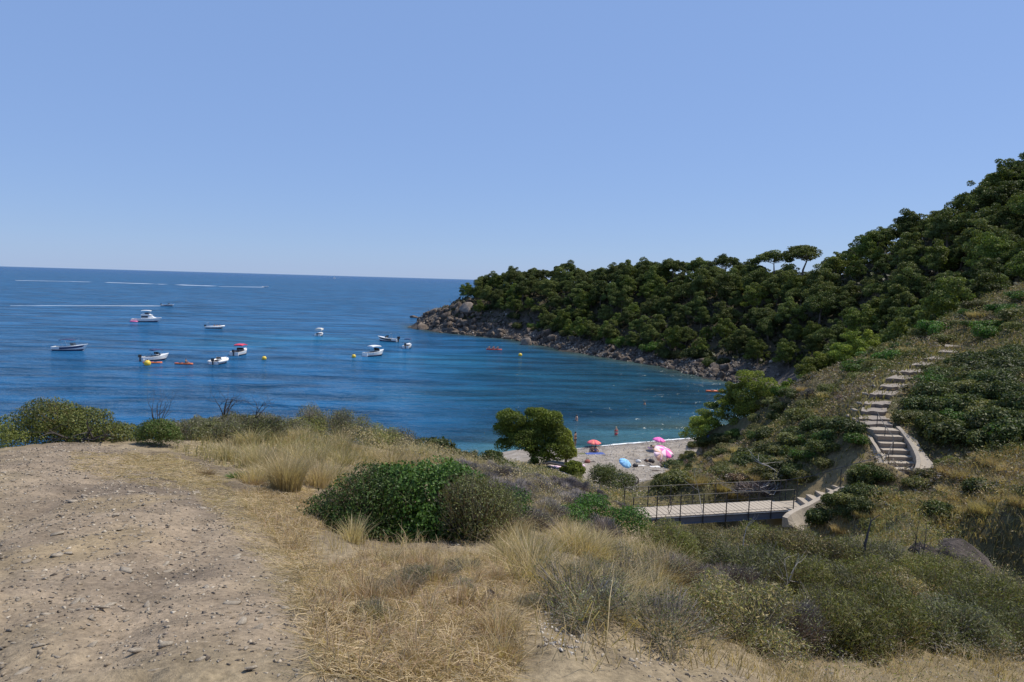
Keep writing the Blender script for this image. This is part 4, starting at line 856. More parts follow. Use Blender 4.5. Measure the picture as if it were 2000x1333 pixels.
field('bank_grass','golden grass covering the right bank',[(1585,1060),(1640,1000),(1760,960),(1864,890),(2000,860),(2000,1090),(1864,1090),(1700,1080)],150,.34,GOLD+G_OLIVE[:1],GOLD+[(.33,.27,.12)],910,.009,.35,clumpy=.4)
field('hillside_grass','dry grass between the shrubs of the hillside',[(1300,962),(1340,915),(1480,830),(1660,735),(1864,630),(2000,580),(2000,700),(1790,740),(1700,800),(1690,900),(1650,950),(1560,955),(1450,960)],34,.42,GOLD+BRN[:1]+G_OLIVE,GOLD+G_OLIVE+STRAW[1:2],911,.018,.4,clumpy=.5)
field('gully_grass','dry golden grass in the gully under the footbridge',[(8.5,20),(15.5,20),(16,27),(15,31),(9,31),(7,27)],60,.4,GOLD,GOLD+STRAW[1:2],912,.012,.35,pxp=False,clumpy=.3)
field('gully_grass','green and straw grass at the left end of the footbridge',[(3.2,24),(6,24.5),(6,34),(7.5,46),(3,46),(1,34)],60,.4,STRAW+G_OLIVE,STRAW+G_YELL[:1],913,.012,.35,pxp=False,clumpy=.3)
# tufts and shrublets scattered through the field, each one its own
TF=[grass_clump(1400+k,.26,.30+.06*k,260,p,q_,.0055,.75) for k,(p,q_) in enumerate([(STRAW,STRAW),(STRAW+GOLD[:1],STRAW),(RED+STRAW[:1],RED+STRAW),(G_OLIVE+STRAW,STRAW+G_YELL[1:2]),(GOLD+STRAW,STRAW+GOLD)])]
SH_=[bush(1420+k,.6,.3,1500,.022,p,700,TW+LAV,aspect=.3,tw=.004) for k,p in enumerate([G_GREY+G_OLIVE,G_GREY+G_YELL[:1]])]
def sprinkle(poly,n,sel,lab,grp,seed,smin,smax,meshes=TF,nm='grass_tuft',cat='grass tuft',mat=VGRASS):
    wp=wpoly(poly);r=rs(seed);xs=[p[0] for p in wp];ys=[p[1] for p in wp];c_=0
    while c_<n:
        X=r.uniform(min(xs),max(xs));Y=r.uniform(min(ys),max(ys))
        if inpoly(X,Y,wp):
            s=r.uniform(smin,smax)*(.8+.02*Y);o=link(nm,meshes[sel[r.randint(len(sel))]],mat,None,(X,Y,float(HG(np.array([X]),np.array([Y]))[0])-.01),(r.normal()*.12,r.normal()*.12,r.rand()*6.28),(s*1.1,s*1.1,s));tag(o,lab,cat,grp);c_+=1
sprinkle([(630,1090),(760,1085),(940,1095),(1040,1130),(1020,1210),(980,1320),(640,1320),(610,1200)],26,[0,1,2,2],'straw and reddish dry grass tuft in the bottom centre of the slope','straw tufts in the bottom centre',1431,.4,.7)
sprinkle([(960,1090),(1010,1050),(1130,1060),(1250,1090),(1330,1150),(1300,1230),(1120,1230),(1060,1170)],46,[0,1,3,4,4],'bent golden grass tuft right of the pale earth mound','golden tufts right of the mound',1432,.7,1.15)
sprinkle([(420,862),(620,860),(740,895),(640,960),(520,960),(430,905)],34,[0,1,3],'pale straw tuft between path and crest shrubs','straw tufts below the crest',1433,.7,1.15)
sprinkle([(660,945),(850,900),(960,940),(1080,985),(1230,1030),(1080,1055),(1000,1000),(900,960)],40,[0,1,4,3],'faded grass tuft on the slope behind the big bushes','faded tufts behind the big bushes',1434,.7,1.3)
sprinkle([(700,1140),(900,1110),(1050,1130),(1100,1320),(650,1320)],8,[0,1],'small grey green shrublet among the dry weeds in the bottom centre','grey green shrublets in the bottom centre',1435,.35,.6,SH_,'shrublet','shrub',VEG)
sprinkle([(1100,1100),(1280,1110),(1330,1200),(1300,1320),(1120,1300)],14,[0,1],'small grey green shrublet in the golden grass','grey green shrublets in the golden grass',1436,.7,1.2,SH_,'shrublet','shrub',VEG)
sprinkle([(1300,1075),(1500,1060),(1700,1090),(1864,1120),(1990,1150),(1990,1200),(1300,1195)],64,[0,3,4,3],'thin straw and green grass tuft among the wiry scrub of the lower right','grass tufts among the lower right scrub',1437,.8,1.3)
# hand-sized things: tufts that stand out on their own
def clump(pxx,pyy,w,h,n,c0,c1,lab,seed,bw=.006,tilt=.5,D=None):
    return place(grass_clump(seed,w,h,n,c0,c1,bw,tilt),'grass_tuft',lab,'grass tuft','blades',VGRASS,pxx,pyy,D=D,dz=0)
clump(560,965,.34,.66,1100,STRAW+GOLD[:1],STRAW+[(.5,.38,.26)],'tall fountain shaped straw tuft standing alone beside the path edge',921)
clump(622,952,.35,.5,500,STRAW,STRAW,'second straw tuft leaning right of the tall fountain shaped one',922)
clump(505,915,.4,.55,800,STRAW+G_OLIVE[:1],STRAW,'straw tuft behind and left of the tall fountain shaped one',923)
clump(690,1062,.2,.34,260,STRAW,STRAW,'spiky pale straw tuft at the left front of the big bushes',924)
clump(705,1178,.12,.30,110,RED+STRAW[:1],STRAW+RED[2:],'upright tuft of reddish and gold stems near the bottom centre',925)
clump(905,1185,.25,.2,200,RED+BRN,RED,'rust brown tuft at the left of the pale earth mound',926)
clump(460,935,.22,.14,260,[(.06,.16,.03),(.09,.2,.04)],[(.1,.24,.05)],'small fresh green tuft among dry grass beside the path',927,.01)
clump(395,930,.3,.14,420,RED+BRN,RED,'low rust red tuft of dried weed at the path edge',928)
clump(500,950,.3,.13,420,RED+BRN,RED,'low rust red tuft between the green tuft and the bushes',929)
clump(1020,1110,.4,.36,400,RED[:1]+STRAW+GOLD,STRAW+RED[2:],'straw tuft with red base left of the golden grass',930)
clump(1245,1180,.3,.5,260,STRAW,STRAW+[(.5,.4,.3)],'sparse pale stalks at the bottom between golden grass and scrub',931)
clump(1485,1015,1.4,.5,900,GOLD,GOLD,'golden grass tuft seen under the bridge',932,.015,D=27)
# bare and dead wood
def deadtree(name,label,cat,pxx,pyy,D,h,seed,rad,mat,n=3,lev=2,spread=.7,lean=(0,0),zoff=0,sides=4,part='branch',kids=3):
    q=P(pxx,pyy,D);z=float(H(q[0],q[1]))+zoff;t_=thing(name,label,cat,(q[0],q[1],z));r=rs(seed)
    for k in range(n):
        m=M();a=6.28*k/max(n,1)+r.rand();branch_tree(m,r,(0,0,-.05),(math.cos(a)*.5+lean[0],math.sin(a)*.3+lean[1],1),h,rad,lev,spread,kids,.2,sides,.3);m.build(part,mat,t_)
    return t_
deadtree('bare_shrub','bare dark shrub with upright twigs against the sea behind the dark bush','dead shrub',310,845,15,.6,941,.010,DARKW,6,1,.45,kids=4,zoff=.3)
deadtree('bare_shrub','twisted bare shrub with pale grey twig tips, left one of two on the crest','dead shrub',438,840,15.5,.48,942,.016,DARKW,4,3,.9,(.3,0),zoff=.42)
deadtree('bare_shrub','twisted bare shrub with pale grey twig tips, right one of two on the crest','dead shrub',498,845,15.5,.42,943,.014,DARKW,3,3,.9,(.5,0),zoff=.42)
deadtree('bare_shrub','small bare twig standing on the crest right of the twisted ones','dead shrub',602,850,17,.4,944,.01,DARKW,2,2,.8,zoff=.3)
deadtree('pale_snag','bleached leaning branch sticking out of the scrub below the bridge','dead branch',1450,1100,12.4,.45,945,.014,DEAD,1,1,.5,(-.1,0),zoff=.5)
deadtree('pale_snag','bleached upright stems at the bottom among grey scrub','dead branch',1535,1190,9.6,.38,946,.008,DEAD,4,1,.5,zoff=.3)
deadtree('pale_snag','forked bleached twig in front of the bridge deck','dead branch',1372,1035,17,.8,947,.010,DEAD,1,2,.6,(-.4,0),zoff=.8)
deadtree('dark_snag','dark twisted twig in front of the left part of the bridge','dead branch',1305,1045,15,.45,948,.009,DARKW,2,2,.8,zoff=.75)
deadtree('dark_snag','thin dark dead sapling in front of the dark rock at the right edge','dead branch',1780,1150,14.5,1.0,949,.015,DARKW,2,1,.4,(.2,0),zoff=.3)
m=M();a=P(1684,1122,13);b_=P(1690,1062,13.1);c_=P(1701,1018,13.2);m.tube([a-np.array([0,0,.5]),a,b_,c_],[.035,.034,.026,.012],6)
t_=thing('charred_stick','thin charred upright stick with a small forked top in the right foreground','dead branch');m.build('stick',DARKW,t_)
m=M();m.tube([c_,c_+np.array([.15,0,.12]),c_+np.array([.3,0,.05])],[.012,.008,.003],4).tube([c_,c_+np.array([-.05,0,.18])],[.01,.003],4);m.build('twig',DARKW,t_)
# fallen pale tree beside the bridge
t_=thing('fallen_tree','bleached fallen tree lying on the slope behind the right end of the footbridge','fallen tree')
pts=[P(1582,912,35.6),P(1560,922,35.2),P(1535,938,34.8),P(1500,948,34.4)];m=M();m.tube(pts,[.05,.12,.11,.06],6);m.build('trunk',DEAD,t_)
for k,pp in enumerate([[(1535,938,34.8),(1512,918,34.8),(1500,910,34.9),(1488,906,35)],[(1528,940,34.6),(1515,952,34.2),(1502,962,34)],[(1510,946,34.4),(1490,952,34.2),(1475,958,34),(1440,960,34)],[(1500,948,34.4),(1488,950,34.3),(1492,958,34.2)],[(1520,943,34.5),(1516,958,34),(1512,966,33.8)]]):
    m=M();p_=[P(*q_) for q_ in pp];m.tube(p_,np.linspace(.035,.01,len(p_)),5);r=rs(960+k)
    for j in range(3): branch_tree(m,r,p_[-1-(j%2)],(r.normal(),r.normal()*.4,.2),.9,.014,1,.9,3,0,3)
    m.build('branch',DEAD,t_)
o=link('brushwood',bush(966,4.2,.9,60,.03,G_GREY,2200,[(.2,.15,.13),(.3,.25,.24)],d=1.2,tw=.028),VTWIG);q=P(1480,972,34.5);o.location=(q[0],q[1],float(H(q[0],q[1])));tag(o,'heap of reddish grey brushwood behind the bridge railing','brushwood')
# white litter
q=P(1275,1134,9.2);m=M();m.loft([[(-.07+.0*i,y*.5,.0) for y in(-.05,.05)] for i in range(1)]+[[(x,-.03,z),(x,.03,z+.012)] for x,z in((-.05,.02),(-.02,.035),(.02,.02),(.06,.03),(.09,.01))])
o=m.build('litter_scrap',pm('white plastic',(.75,.78,.82),.4));o.location=(q[0],q[1],q[2]+.02);tag(o,'small crumpled white scrap caught in the scrub at the bottom','litter')
# ------------------------------------------------ stones
r=rs(971);MST=groundmat('stone',fine=30,bump=.5,bd=.01,mid=4)
SV=[rock_mesh(480+k,1,.5,.45,(.24,.20,.155),(.38,.325,.25)) for k in range(5)]
wp=PATH;n=0
xs=[p[0] for p in wp];ys=[p[1] for p in wp]
while n<230:
    x=r.uniform(min(xs),1.2);y=r.uniform(2,12.5)
    if not inpoly(x,y,wp) or r.rand()>(4.5/ (y+1))**1.2: continue
    s=(.010+.022*r.rand()**3)*(1+y*.06);z=float(HG(np.array([x]),np.array([y]))[0])
    link('stone',SV[r.randint(5)],MST,g_path,(x,y,z+s*.15),(r.normal()*.15,r.normal()*.15,r.rand()*6),(s*(1+.8*r.rand()),s,s*.8));n+=1
for pxx,pyy,s in [(190,1186,.05),(165,1170,.045),(210,1172,.04),(290,1173,.04),(388,1080,.035),(285,1060,.03),(250,1118,.06),(455,1180,.05),(285,950,.05),(232,1038,.045),(395,990,.05),(405,1150,.035),(150,1175,.04)]:
    q=G(pxx,pyy);link('stone',SV[r.randint(5)],MST,g_path,(q[0],q[1],float(HG(np.array([q[0]]),np.array([q[1]]))[0])+s*.1),(0,0,r.rand()*6),(s*1.3,s*.8,s*.6))
n=30000;X=r.uniform(min(xs),2,n*3);Y=r.uniform(1.5,13,n*3);k=(r.rand(n*3)<(4/(Y+1)).clip(0,1))&(inpoly(X,Y,wp)|(fbm(X*1.5,Y*1.5,77)>.56));X=X[k][:n];Y=Y[k][:n]
rubble('gravel',X,Y,(.004+.011*r.rand(len(X))**3)*(1+Y*.1),mixcol(r,len(X),[(.25,.21,.16),(.38,.33,.26),(.11,.09,.075),(.30,.24,.17)],.12),MST,g_path,flat=.6)
# pale crumbly mound at the bottom centre, dark holes and rocks
for pxx,pyy,s,lab in [(1065,1166,.09,'brown broken rock on the ridge of the pale earth mound'),(1012,1140,.07,'pale rock at the top of the earth mound by the golden grass'),(848,1122,.05,'pale flat stone on the dry weed rise'),(955,1165,.06,'dark crumbling stone in the middle of the pale mound')]:
    q=G(pxx,pyy);o=link('rock',RV[int(pxx)%8],MROCK,None,(q[0],q[1],q[2]),(0,.2,pxx),(s*1.4,s,s*.8));tag(o,lab,'rock')
X=r.uniform(.2,1.6,9000);Y=r.uniform(3.2,6.5,9000);wq=wpoly([(930,1135),(1020,1120),(1100,1175),(1160,1230),(1100,1320),(900,1320),(880,1200)]);k=inpoly(X,Y,wq);X=X[k];Y=Y[k]
rubble('crumbly_earth',X,Y,.004+.014*r.rand(len(X))**2.5,mixcol(r,len(X),[(.42,.38,.33),(.52,.48,.42),(.30,.26,.22)],.1),MST,g_hill,flat=.7)
X=r.uniform(-4.5,-1,900);Y=r.uniform(9,13.5,900);wq=wpoly([(265,880),(350,885),(345,898),(270,893)]);k=inpoly(X,Y,wq)
rubble('dark_clods',X[k],Y[k],.02+.05*r.rand(k.sum())**2,mixcol(r,k.sum(),[(.12,.09,.07),(.22,.17,.13)],.1),MST,g_hill)
m=M();r=rs(981);q=G(165,862)
for j in range(9): branch_tree(m,r,(j*.09-.35,0,.02),(r.normal(),-.3,.25),.5,.022,1,.9,3,-.1,4)
o=m.build('exposed_roots',DARKW);o.location=(q[0],q[1],q[2]);tag(o,'tangle of dark exposed roots under the large yellow green bush','roots')
for i,(pxx,pyy,s,lab) in enumerate([(1872,1096,.75,'large dark layered rock cut by the right border of the photo'),(1810,1100,.4,'dark rock left of the large layered rock')]):
    q=P(pxx,pyy,16.8);z=float(H(q[0],q[1]));o=link('rock',rock_mesh(990+i,3,.4,.6,(.045,.036,.032),(.13,.105,.09)),MROCK,None,(q[0],q[1],max(z,q[2]-.3)),(0,.15,0),(s*1.3,s,s));tag(o,lab,'rock')
# ---------------------------------------------------------------- footbridge
CONC=pm('concrete',(.34,.29,.23),.9,bump=.6,var=.32); PLANK=pm('bleached planks',(.37,.315,.25),.8,bump=.3,var=.2); STEEL=pm('dark steel',(.055,.055,.06),.5,.3); GIRD=pm('blue grey girder',(.13,.145,.18),.6); RAIL=pm('weathered rail',(.13,.12,.105),.7,.2)
STONEM=pm('step stone',(.235,.20,.165),.95,bump=1,var=.4); RISER=pm('step riser stone',(.22,.18,.15),.95,bump=.8,var=.25)
A=W(1235,1013,7.8);B=W(1548,995,7.8);DX=(B-A);LB=float(np.linalg.norm(DX));ux=DX/LB;uy=np.array([-ux[1],ux[0],0]);BW=1.35
rz=math.atan2(ux[1],ux[0])
br=thing('footbridge','small footbridge of bleached planks on a dark girder with thin steel railings','footbridge',tuple(A),rz)
npk=int(LB/.235)
r=rs(5)
pk=M().box((0,0,0),(.208,BW+.04,.05));pk0=None
for i in range(-2,npk):
    x=(i+.5)*.235
    if pk0 is None: pk0=pk.build('plank',PLANK,br);pk0.location=(x,BW/2,-.025)
    else: link('plank',pk0.data,None,br,(x,BW/2+r.normal()*.008,-.025+r.normal()*.003),(0,0,r.normal()*.004))
for yy in (.02,BW-.02):
    m=M();m.box((LB/2,yy,-.21),(LB,.06,.30)).box((LB/2,yy,-.069),(LB,.16,.028)).box((LB/2,yy,-.372),(LB,.16,.024));m.build('girder',GIRD,br)
for k in range(6): M().box(((k+.5)*LB/6,BW/2,-.26),(.1,BW-.12,.1)).build('cross_beam',GIRD,br)
def onX(px_,yoff):   # where along the bridge does image column px_ meet the railing line
    best=min(((abs(proj(*(A+ux*x+uy*yoff+np.array([0,0,0])))[0]-px_),x) for x in np.linspace(-1.6,LB+.6,900)))
    return best[1]
near=[onX(p,-.05) for p in (1236,1282,1328,1373,1418,1462,1506,1549)];farx=[onX(p,BW+.05) for p in (1219,1265,1309,1353,1397,1440,1482,1523,1553)]
for side,xsx in ((-.06,near),(BW+.06,farx)):
    for x in xsx: M().box((x,side,.29),(.035,.035,1.34)).build('post',STEEL,br)
    m=M();m.tube([(xsx[0],side,.95),(xsx[-1],side,.95)],.014,6);m.build('handrail',RAIL,br)
    m=M();m.tube([(xsx[0],side,.11),(xsx[-1],side,.11)],.009,4);m.build('lower_rail',STEEL,br)
M().box((LB+.15,BW/2-.1,-1.1),(1.1,BW+.3,1.45)).build('abutment',pm('shaded block',(.2,.18,.13),.95,bump=.5),br)  # abutment concrete, dark olive throughout
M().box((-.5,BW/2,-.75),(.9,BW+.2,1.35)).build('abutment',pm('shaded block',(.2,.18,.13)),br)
EDG=pm('edge crumbs',(.46,.40,.33),.95,bump=.8)
# ---------------------------------------------------------------- lower steps up from the bridge with their curved stringer wall
ls=thing('lower_steps','short flight of concrete steps rising from the right end of the footbridge','steps',tuple(B))
zt=7.8
SF=[((1556,976.5),(1575,990),.0),((1575,971.5),(1592,983),.19),((1593,964.5),(1607,973),.38),((1612,958),(1625,965.5),.56),((1625,953),(1641,958.5),.73)]
def L(p):return tuple(np.array(p)-B)
prev=None
rings=[]
for i,(a,b_,dz) in enumerate(SF):
    z=zt+dz+.18; p=W(a[0],a[1]-5,z);q=W(b_[0],b_[1]-4,z)
    rings.append((p,q,z))
for i,(p,q,z) in enumerate(rings):
    if i+1<len(rings): p2,q2=rings[i+1][0].copy(),rings[i+1][1].copy()
    else: p2=p+np.array([.9,.5,0]);q2=q+np.array([.9,.5,0])
    p2[2]=z;q2[2]=z; e=(q-p)/np.linalg.norm(q-p)*.05
    m=M();m.add([L(v) for v in (p-e,q+e,q2+e,p2-e)]+[L(v-np.array([0,0,.45])) for v in (p-e,q+e,q2+e,p2-e)],[(0,1,2,3),(0,4,5,1),(1,5,6,2),(2,6,7,3),(3,7,4,0)]);m.build('step',CONC,ls)
p0=W(1500,981,7.79);p1=W(1556,977.5,7.79);p2=W(1576,990,7.79);p3=W(1549,996,7.79)
m=M();m.add([L(v) for v in (p0,p1,p2,p3)]+[L(v-np.array([0,0,.3])) for v in (p0,p1,p2,p3)],[(0,1,2,3),(0,4,5,1),(1,5,6,2),(2,6,7,3),(3,7,4,0)]);m.build('landing',CONC,ls)
TOPS=[(1533,1011,28.7),(1540,1004,28.9),(1548,999,29.3),(1560,993,29.8),(1577,986,30.2),(1595,976,30.7),(1615,966,31.1),(1633,958,31.4),(1650,951,31.7)]
r=rs(8);m=M();R=[]
TP=[P(*t_) for t_ in TOPS]
for i,p in enumerate(TP):
    t_=TP[min(i+1,8)]-TP[max(i-1,0)];t_[2]=0;t_/=np.linalg.norm(t_);nn=np.array([t_[1],-t_[0],0])
    hh=[.25,.55,.8,.95,.9,.7,.5,.35,.25][i]; fl=[.05,.25,.35,.3,.2,.12,.08,.05,.03][i]
    R.append([L(p-nn*.11-np.array([0,0,.45])),L(p-nn*.11),L(p+nn*.11),L(p+nn*(.13+fl*.4)-np.array([0,0,hh*.5])),L(p+nn*(.15+fl)-np.array([0,0,hh])),L(p+nn*(.32+fl+.05*r.rand())-np.array([0,0,hh+.05]))])
m.loft(R,cap=True);m.build('stringer_wall',CONC,ls)
# ---------------------------------------------------------------- stone path of slabs up the hill
sp_=thing('stone_steps','long flight of rough stone slab steps climbing the hillside at the right','steps',tuple(P(1708,830,34.4)))
O=np.array(sp_.location)
SP=[]
for a,b_,y_,D in STEPS:
    mid=P((a+b_)/2,y_,D);l_=P(a,y_,D);r_=P(b_,y_,D);l_[2]=r_[2]=mid[2];SP.append((l_,r_,mid[2]))
r=rs(12)
SLAB=bpy.data.materials.new('dummy') if False else None
def slab_step(i,parent,origin,top,side,nm='step',irr=.05):
    l_,r_,z=SP[i]
    if i>0: bl,brr,_=SP[i-1]
    else: bl=l_+np.array([1.6,2.2,0]);brr=r_+np.array([1.6,2.2,0])
    n=7;f=[l_+(r_-l_)*t_ for t_ in np.linspace(-.03,1.03,n)];bk=[bl+(brr-bl)*t_ for t_ in np.linspace(-.03,1.03,n)]
    V=[];  
    for k,p in enumerate(f):
        p=p+np.array([r.normal()*.02,r.normal()*irr,0]);V.append((p[0],p[1],z+r.normal()*irr*.3))
    for k,p in enumerate(f): q=V[k];V.append((q[0],q[1]+.02,q[2]-.07-.03*r.rand()))
    for k,p in enumerate(f): q=V[k];V.append((q[0],q[1]+.10+.04*r.rand(),q[2]-.42))
    for k,p in enumerate(bk): V.append((p[0],p[1]+.22,z+r.normal()*irr*.2+.01))
    for k,p in enumerate(bk): V.append((p[0],p[1]+.22,z-.42))
    V=[tuple(np.array(v)-origin) for v in V]
    F_=[(n*3+k,k,k+1,n*3+k+1) for k in range(n-1)]+[(k,n+k,n+k+1,k+1) for k in range(n-1)]+[(n+k,2*n+k,2*n+k+1,n+k+1) for k in range(n-1)]
    F_+=[(0,3*n,4*n,2*n),(0,2*n,n,0)][:1]+[(n-1,3*n-1,5*n-1,4*n-1)]
    m=M();m.add(V,F_);o=m.build(nm,top,parent);o.data.materials.append(side)
    for p_ in o.data.polygons:
        if abs(p_.normal.z)<.5:p_.material_index=1
    return o
for i in range(12): slab_step(i,sp_,O,STONEM,RISER,irr=.07)
for i in range(12):   # loose edging stones at both ends of each slab
    l_,r_,z=SP[i]
    for e_,sg_ in((l_,-1),(r_,1)):
        for k in range(2):
            s=.10+.1*r.rand();p=e_+np.array([sg_*(.08+.12*r.rand()),.15+.5*r.rand()+k*.3,-.04]);link('edge_stone',SV[r.randint(5)] if 'SV' in globals() else RV[0],MST,sp_,tuple(p-O),(0,0,r.rand()*6),(s,s,s*1.2))
# ---------------------------------------------------------------- concrete stairs between two curved walls
cs=thing('concrete_stairs','curved concrete stairs between two low walls at the foot of the stone steps','stairs',tuple(P(1760,917,31.3)));O2=np.array(cs.location)
for i in range(12,19): slab_step(i,cs,O2,CONC,pm('stair riser',(.33,.27,.21),.95,bump=.6),irr=.012)
last=SP[18]
def wall(name,inner,outer,parent,origin,hin,hout,mat,rough_=.0,seed=1,mid=None):
    r=rs(seed);R=[]
    for (a,b_) in zip(inner,outer):
        a=P(*a);b2=P(*b_);b2[2]=a[2]-(.0 if mid is None else mid); d_=b2-a;d_[2]=0;dn=d_/(np.linalg.norm(d_)+1e-9)
        q=a+dn*.17
        R.append([tuple(a+np.array([0,0,-hin])-origin),tuple(a-origin),tuple(q+np.array([0,0,.01])-origin),tuple(q+dn*.02-np.array([0,0,.06])-origin),tuple((q+b2)/2-np.array([0,0,.12])+r.normal(size=3)*rough_-origin),tuple(b2+r.normal(size=3)*rough_*1.5-np.array([0,0,.18])-origin),tuple(b2+dn*.12-np.array([0,0,hout])-origin)])
    m=M();m.loft(R,cap=True);return m.build(name,mat,parent)
wall('side_wall',[(1750,833,34.2),(1757,840,33.8),(1765,850,33.4),(1773,861,32.9),(1780,872,32.4),(1785,882,32.0),(1789,892,31.6),(1790,902,31.2),(1788,911,30.8),(1783,920,30.4)],
 [(1764,832,34.1),(1777,842,33.6),(1790,852,33.1),(1800,862,32.6),(1809,873,32.1),(1816,884,31.7),(1821,895,31.2),(1822,904,30.9),(1815,912,30.5),(1802,920,30.1)],cs,O2,1.0,1.0,CONC,.03,4,.04)
wall('side_wall',[(1699,846,34.1),(1704,855,33.6),(1710,865,33.2),(1717,875,32.8),(1721,884,32.4),(1729,890,32.0),(1733,900,31.6),(1734,915,31.0)],
 [(1688,846,34.1),(1695,856,33.6),(1701,866,33.2),(1706,877,32.8),(1710,887,32.4),(1711,896,32.0),(1711,905,31.6),(1710,918,31.0)],cs,O2,.9,1.0,CONC,.02,5)
# handrails: a rope-thin rail on thin posts, down the stairs and across to the bridge
hr=thing('stair_handrail','thin steel handrail on three posts on the left side of the concrete stairs','handrail',tuple(P(1712,838,34.2)));O3=np.array(hr.location)
hp=[((1713.5,806),(1712,838),34.4),((1728.5,832),(1727,863),33.4),((1744.5,854),(1743,890),32.4),((1735,887),(1734,912),31.6)]
for a,b_,D in hp:
    q=P(*b_,D);h_=(b_[1]-a[1])/F*D*1.03; m=M();m.tube([q-np.array([0,0,.2])-O3,q+np.array([0,0,h_])-O3],.02,5);m.build('post',STEEL,hr)
m=M();m.tube([P(1713.5,806,34.4)-O3,P(1728.5,832,33.4)-O3,P(1745,854,32.4)-O3,P(1745,862,32.3)-O3,P(1740,874,32.0)-O3,P(1735,887,31.6)-O3],.018,5);m.build('rail',RAIL,hr)
e_=A+ux*farx[-1]+uy*(BW+.06)+np.array([0,0,.95])
hr=thing('hand_cable','long dark hand cable running from the footbridge railing up to the concrete stairs','cable',tuple(e_));O3=np.array(hr.location)
cb=[e_,P(1585,930,32.2),P(1612,922,31.8),P(1640,914,31.3),P(1668,906,31.2),P(1710,896,31.4),P(1735,888,31.6)]
m=M();m.tube([p-O3 for p in cb],.017,5);m.build('cable',STEEL,hr)
for a,b_,D in (((1641,914),(1641,950),31.1),((1558,938),(1556,976),32.6)):
    q=P(*b_,D);m=M();m.tube([q-np.array([0,0,.2])-O3,q+np.array([0,0,(b_[1]-a[1])/F*D])-O3],.02,5);m.build('post',STEEL,hr)
# ---------------------------------------------------------------- boats
WHITE=pm('white gelcoat',(.80,.80,.78),.3,var=.04); NAVY=pm('navy canvas',(.03,.045,.12),.8); BLACKM=pm('black',(.02,.02,.023),.4); DGREY=pm('dark seats',(.06,.055,.06),.7); GREYM=pm('grey rubber',(.45,.46,.47),.6)
REDC=pm('red canvas',(.62,.05,.10),.75); GLASS=pm('smoked glass',(.03,.04,.05),.1); ALU=pm('bright tube',(.6,.6,.6),.3,.8); YEL=pm('yellow buoy',(.72,.50,.05),.45); ORG=pm('orange plastic',(.75,.17,.06),.45); REDP=pm('red plastic',(.55,.07,.06),.45); PINK=pm('pink vinyl',(.80,.16,.35),.45); CREAM=pm('cream canopy',(.72,.68,.60),.7)
def halfb(t,B,fine=2.6): return B/2*(.86+.14*min(1,t*3))*(1-max(0,(t-.35)/.65)**fine) if t<1 else .02
def hull(root,L_,B_,H_,mat=WHITE,deckf=.42,stripe=None,cockpit=DGREY,rise=.45):
    ts=np.linspace(0,1,13);R=[];S=[];Dk=[]
    for t_ in ts:
        b_=max(halfb(t_,B_),.03);sh=H_*(.8+rise*t_**2);x=(t_-.5)*L_+ (0); xk=x-(.12*L_*max(0,t_-.7)/.3 if t_>.7 else 0)
        R.append([(xk,-.001,-.25),(xk+.0,b_*.8,-.05+.25*max(0,t_-.6)),(x,b_,sh)]);
        R[-1]=[(x,-b_,sh),(xk,-b_*.8,-.05+.25*max(0,t_-.6)),(xk,0,-.3)]+R[-1][1:]
        Dk.append([(x,-b_,sh),(x,-b_+.04,sh+.05),(x,b_-.04,sh+.05),(x,b_,sh)])
        S.append([(x*1.002,b_*1.012,sh-.12*H_),(xk*1.0+(x-xk)*.5,b_*.93+.02,sh-.5*H_)])
    m=M();m.loft(R,cap=True);m.build('hull',mat,root,smooth=False)
    m=M();m.loft([[(a_[0][0]*1.003,a_[0][1]*1.01,a_[0][2]*.30),(a_[1][0]*1.003,a_[1][1]*1.04,-.02)] for a_ in R[:12]]);m.loft([[(a_[0][0]*1.003,-a_[0][1]*1.01,a_[0][2]*.30),(a_[1][0]*1.003,-a_[1][1]*1.04,-.02)] for a_ in R[:12]]);m.build('waterline_stripe',NAVY,root)
    k=[i for i,t_ in enumerate(ts) if t_>=1-deckf]
    m=M();m.loft([Dk[i] for i in k],cap=True);m.build('foredeck',mat,root)
    # cockpit: coaming, floor, seats
    m=M();kk=[i for i,t_ in enumerate(ts) if t_<=1-deckf+.02]
    for sg_ in(-1,1):
        m.loft([[(R[i][0][0],sg_*abs(R[i][0][1]),R[i][0][2]),(R[i][0][0],sg_*(abs(R[i][0][1])-.16),R[i][0][2]+.02),(R[i][0][0],sg_*(abs(R[i][0][1])-.18),.2)] for i in kk])
    m.box((-L_/2+.12,0,H_*.42),(.22,B_*.82,H_*.8)).box((-L_*.22,0,.16),(L_*.5,B_*.78,.05));m.build('cockpit',mat,root)
    m=M();m.box((-L_*.36,0,.42*H_+.1),(.5,B_*.66,.4)).box((-L_*.05,B_*.2,H_*.6),(.5,.5,.55)).box((-L_*.05,-B_*.2,H_*.6),(.5,.5,.55));m.build('seats',cockpit,root)
    if stripe:
        for sg_ in(-1,1):
            m=M();m.loft([[(a[0],sg_*a[1],a[2]),(b2[0],sg_*b2[1],b2[2])] for a,b2 in S[3:12]]);m.build('hull_stripe',stripe,root)
def outboard(root,L_,H_,s=1.):
    o_=M().box((-L_/2-.2*s,0,H_*.4-.1),(.2*s,.16*s,H_+.5*s)).build('outboard_motor',BLACKM,root);M().box((-L_/2-.22*s,0,H_+.18*s),(.5*s,.42*s,.55*s),0,.15).build('cowl',BLACKM,o_)
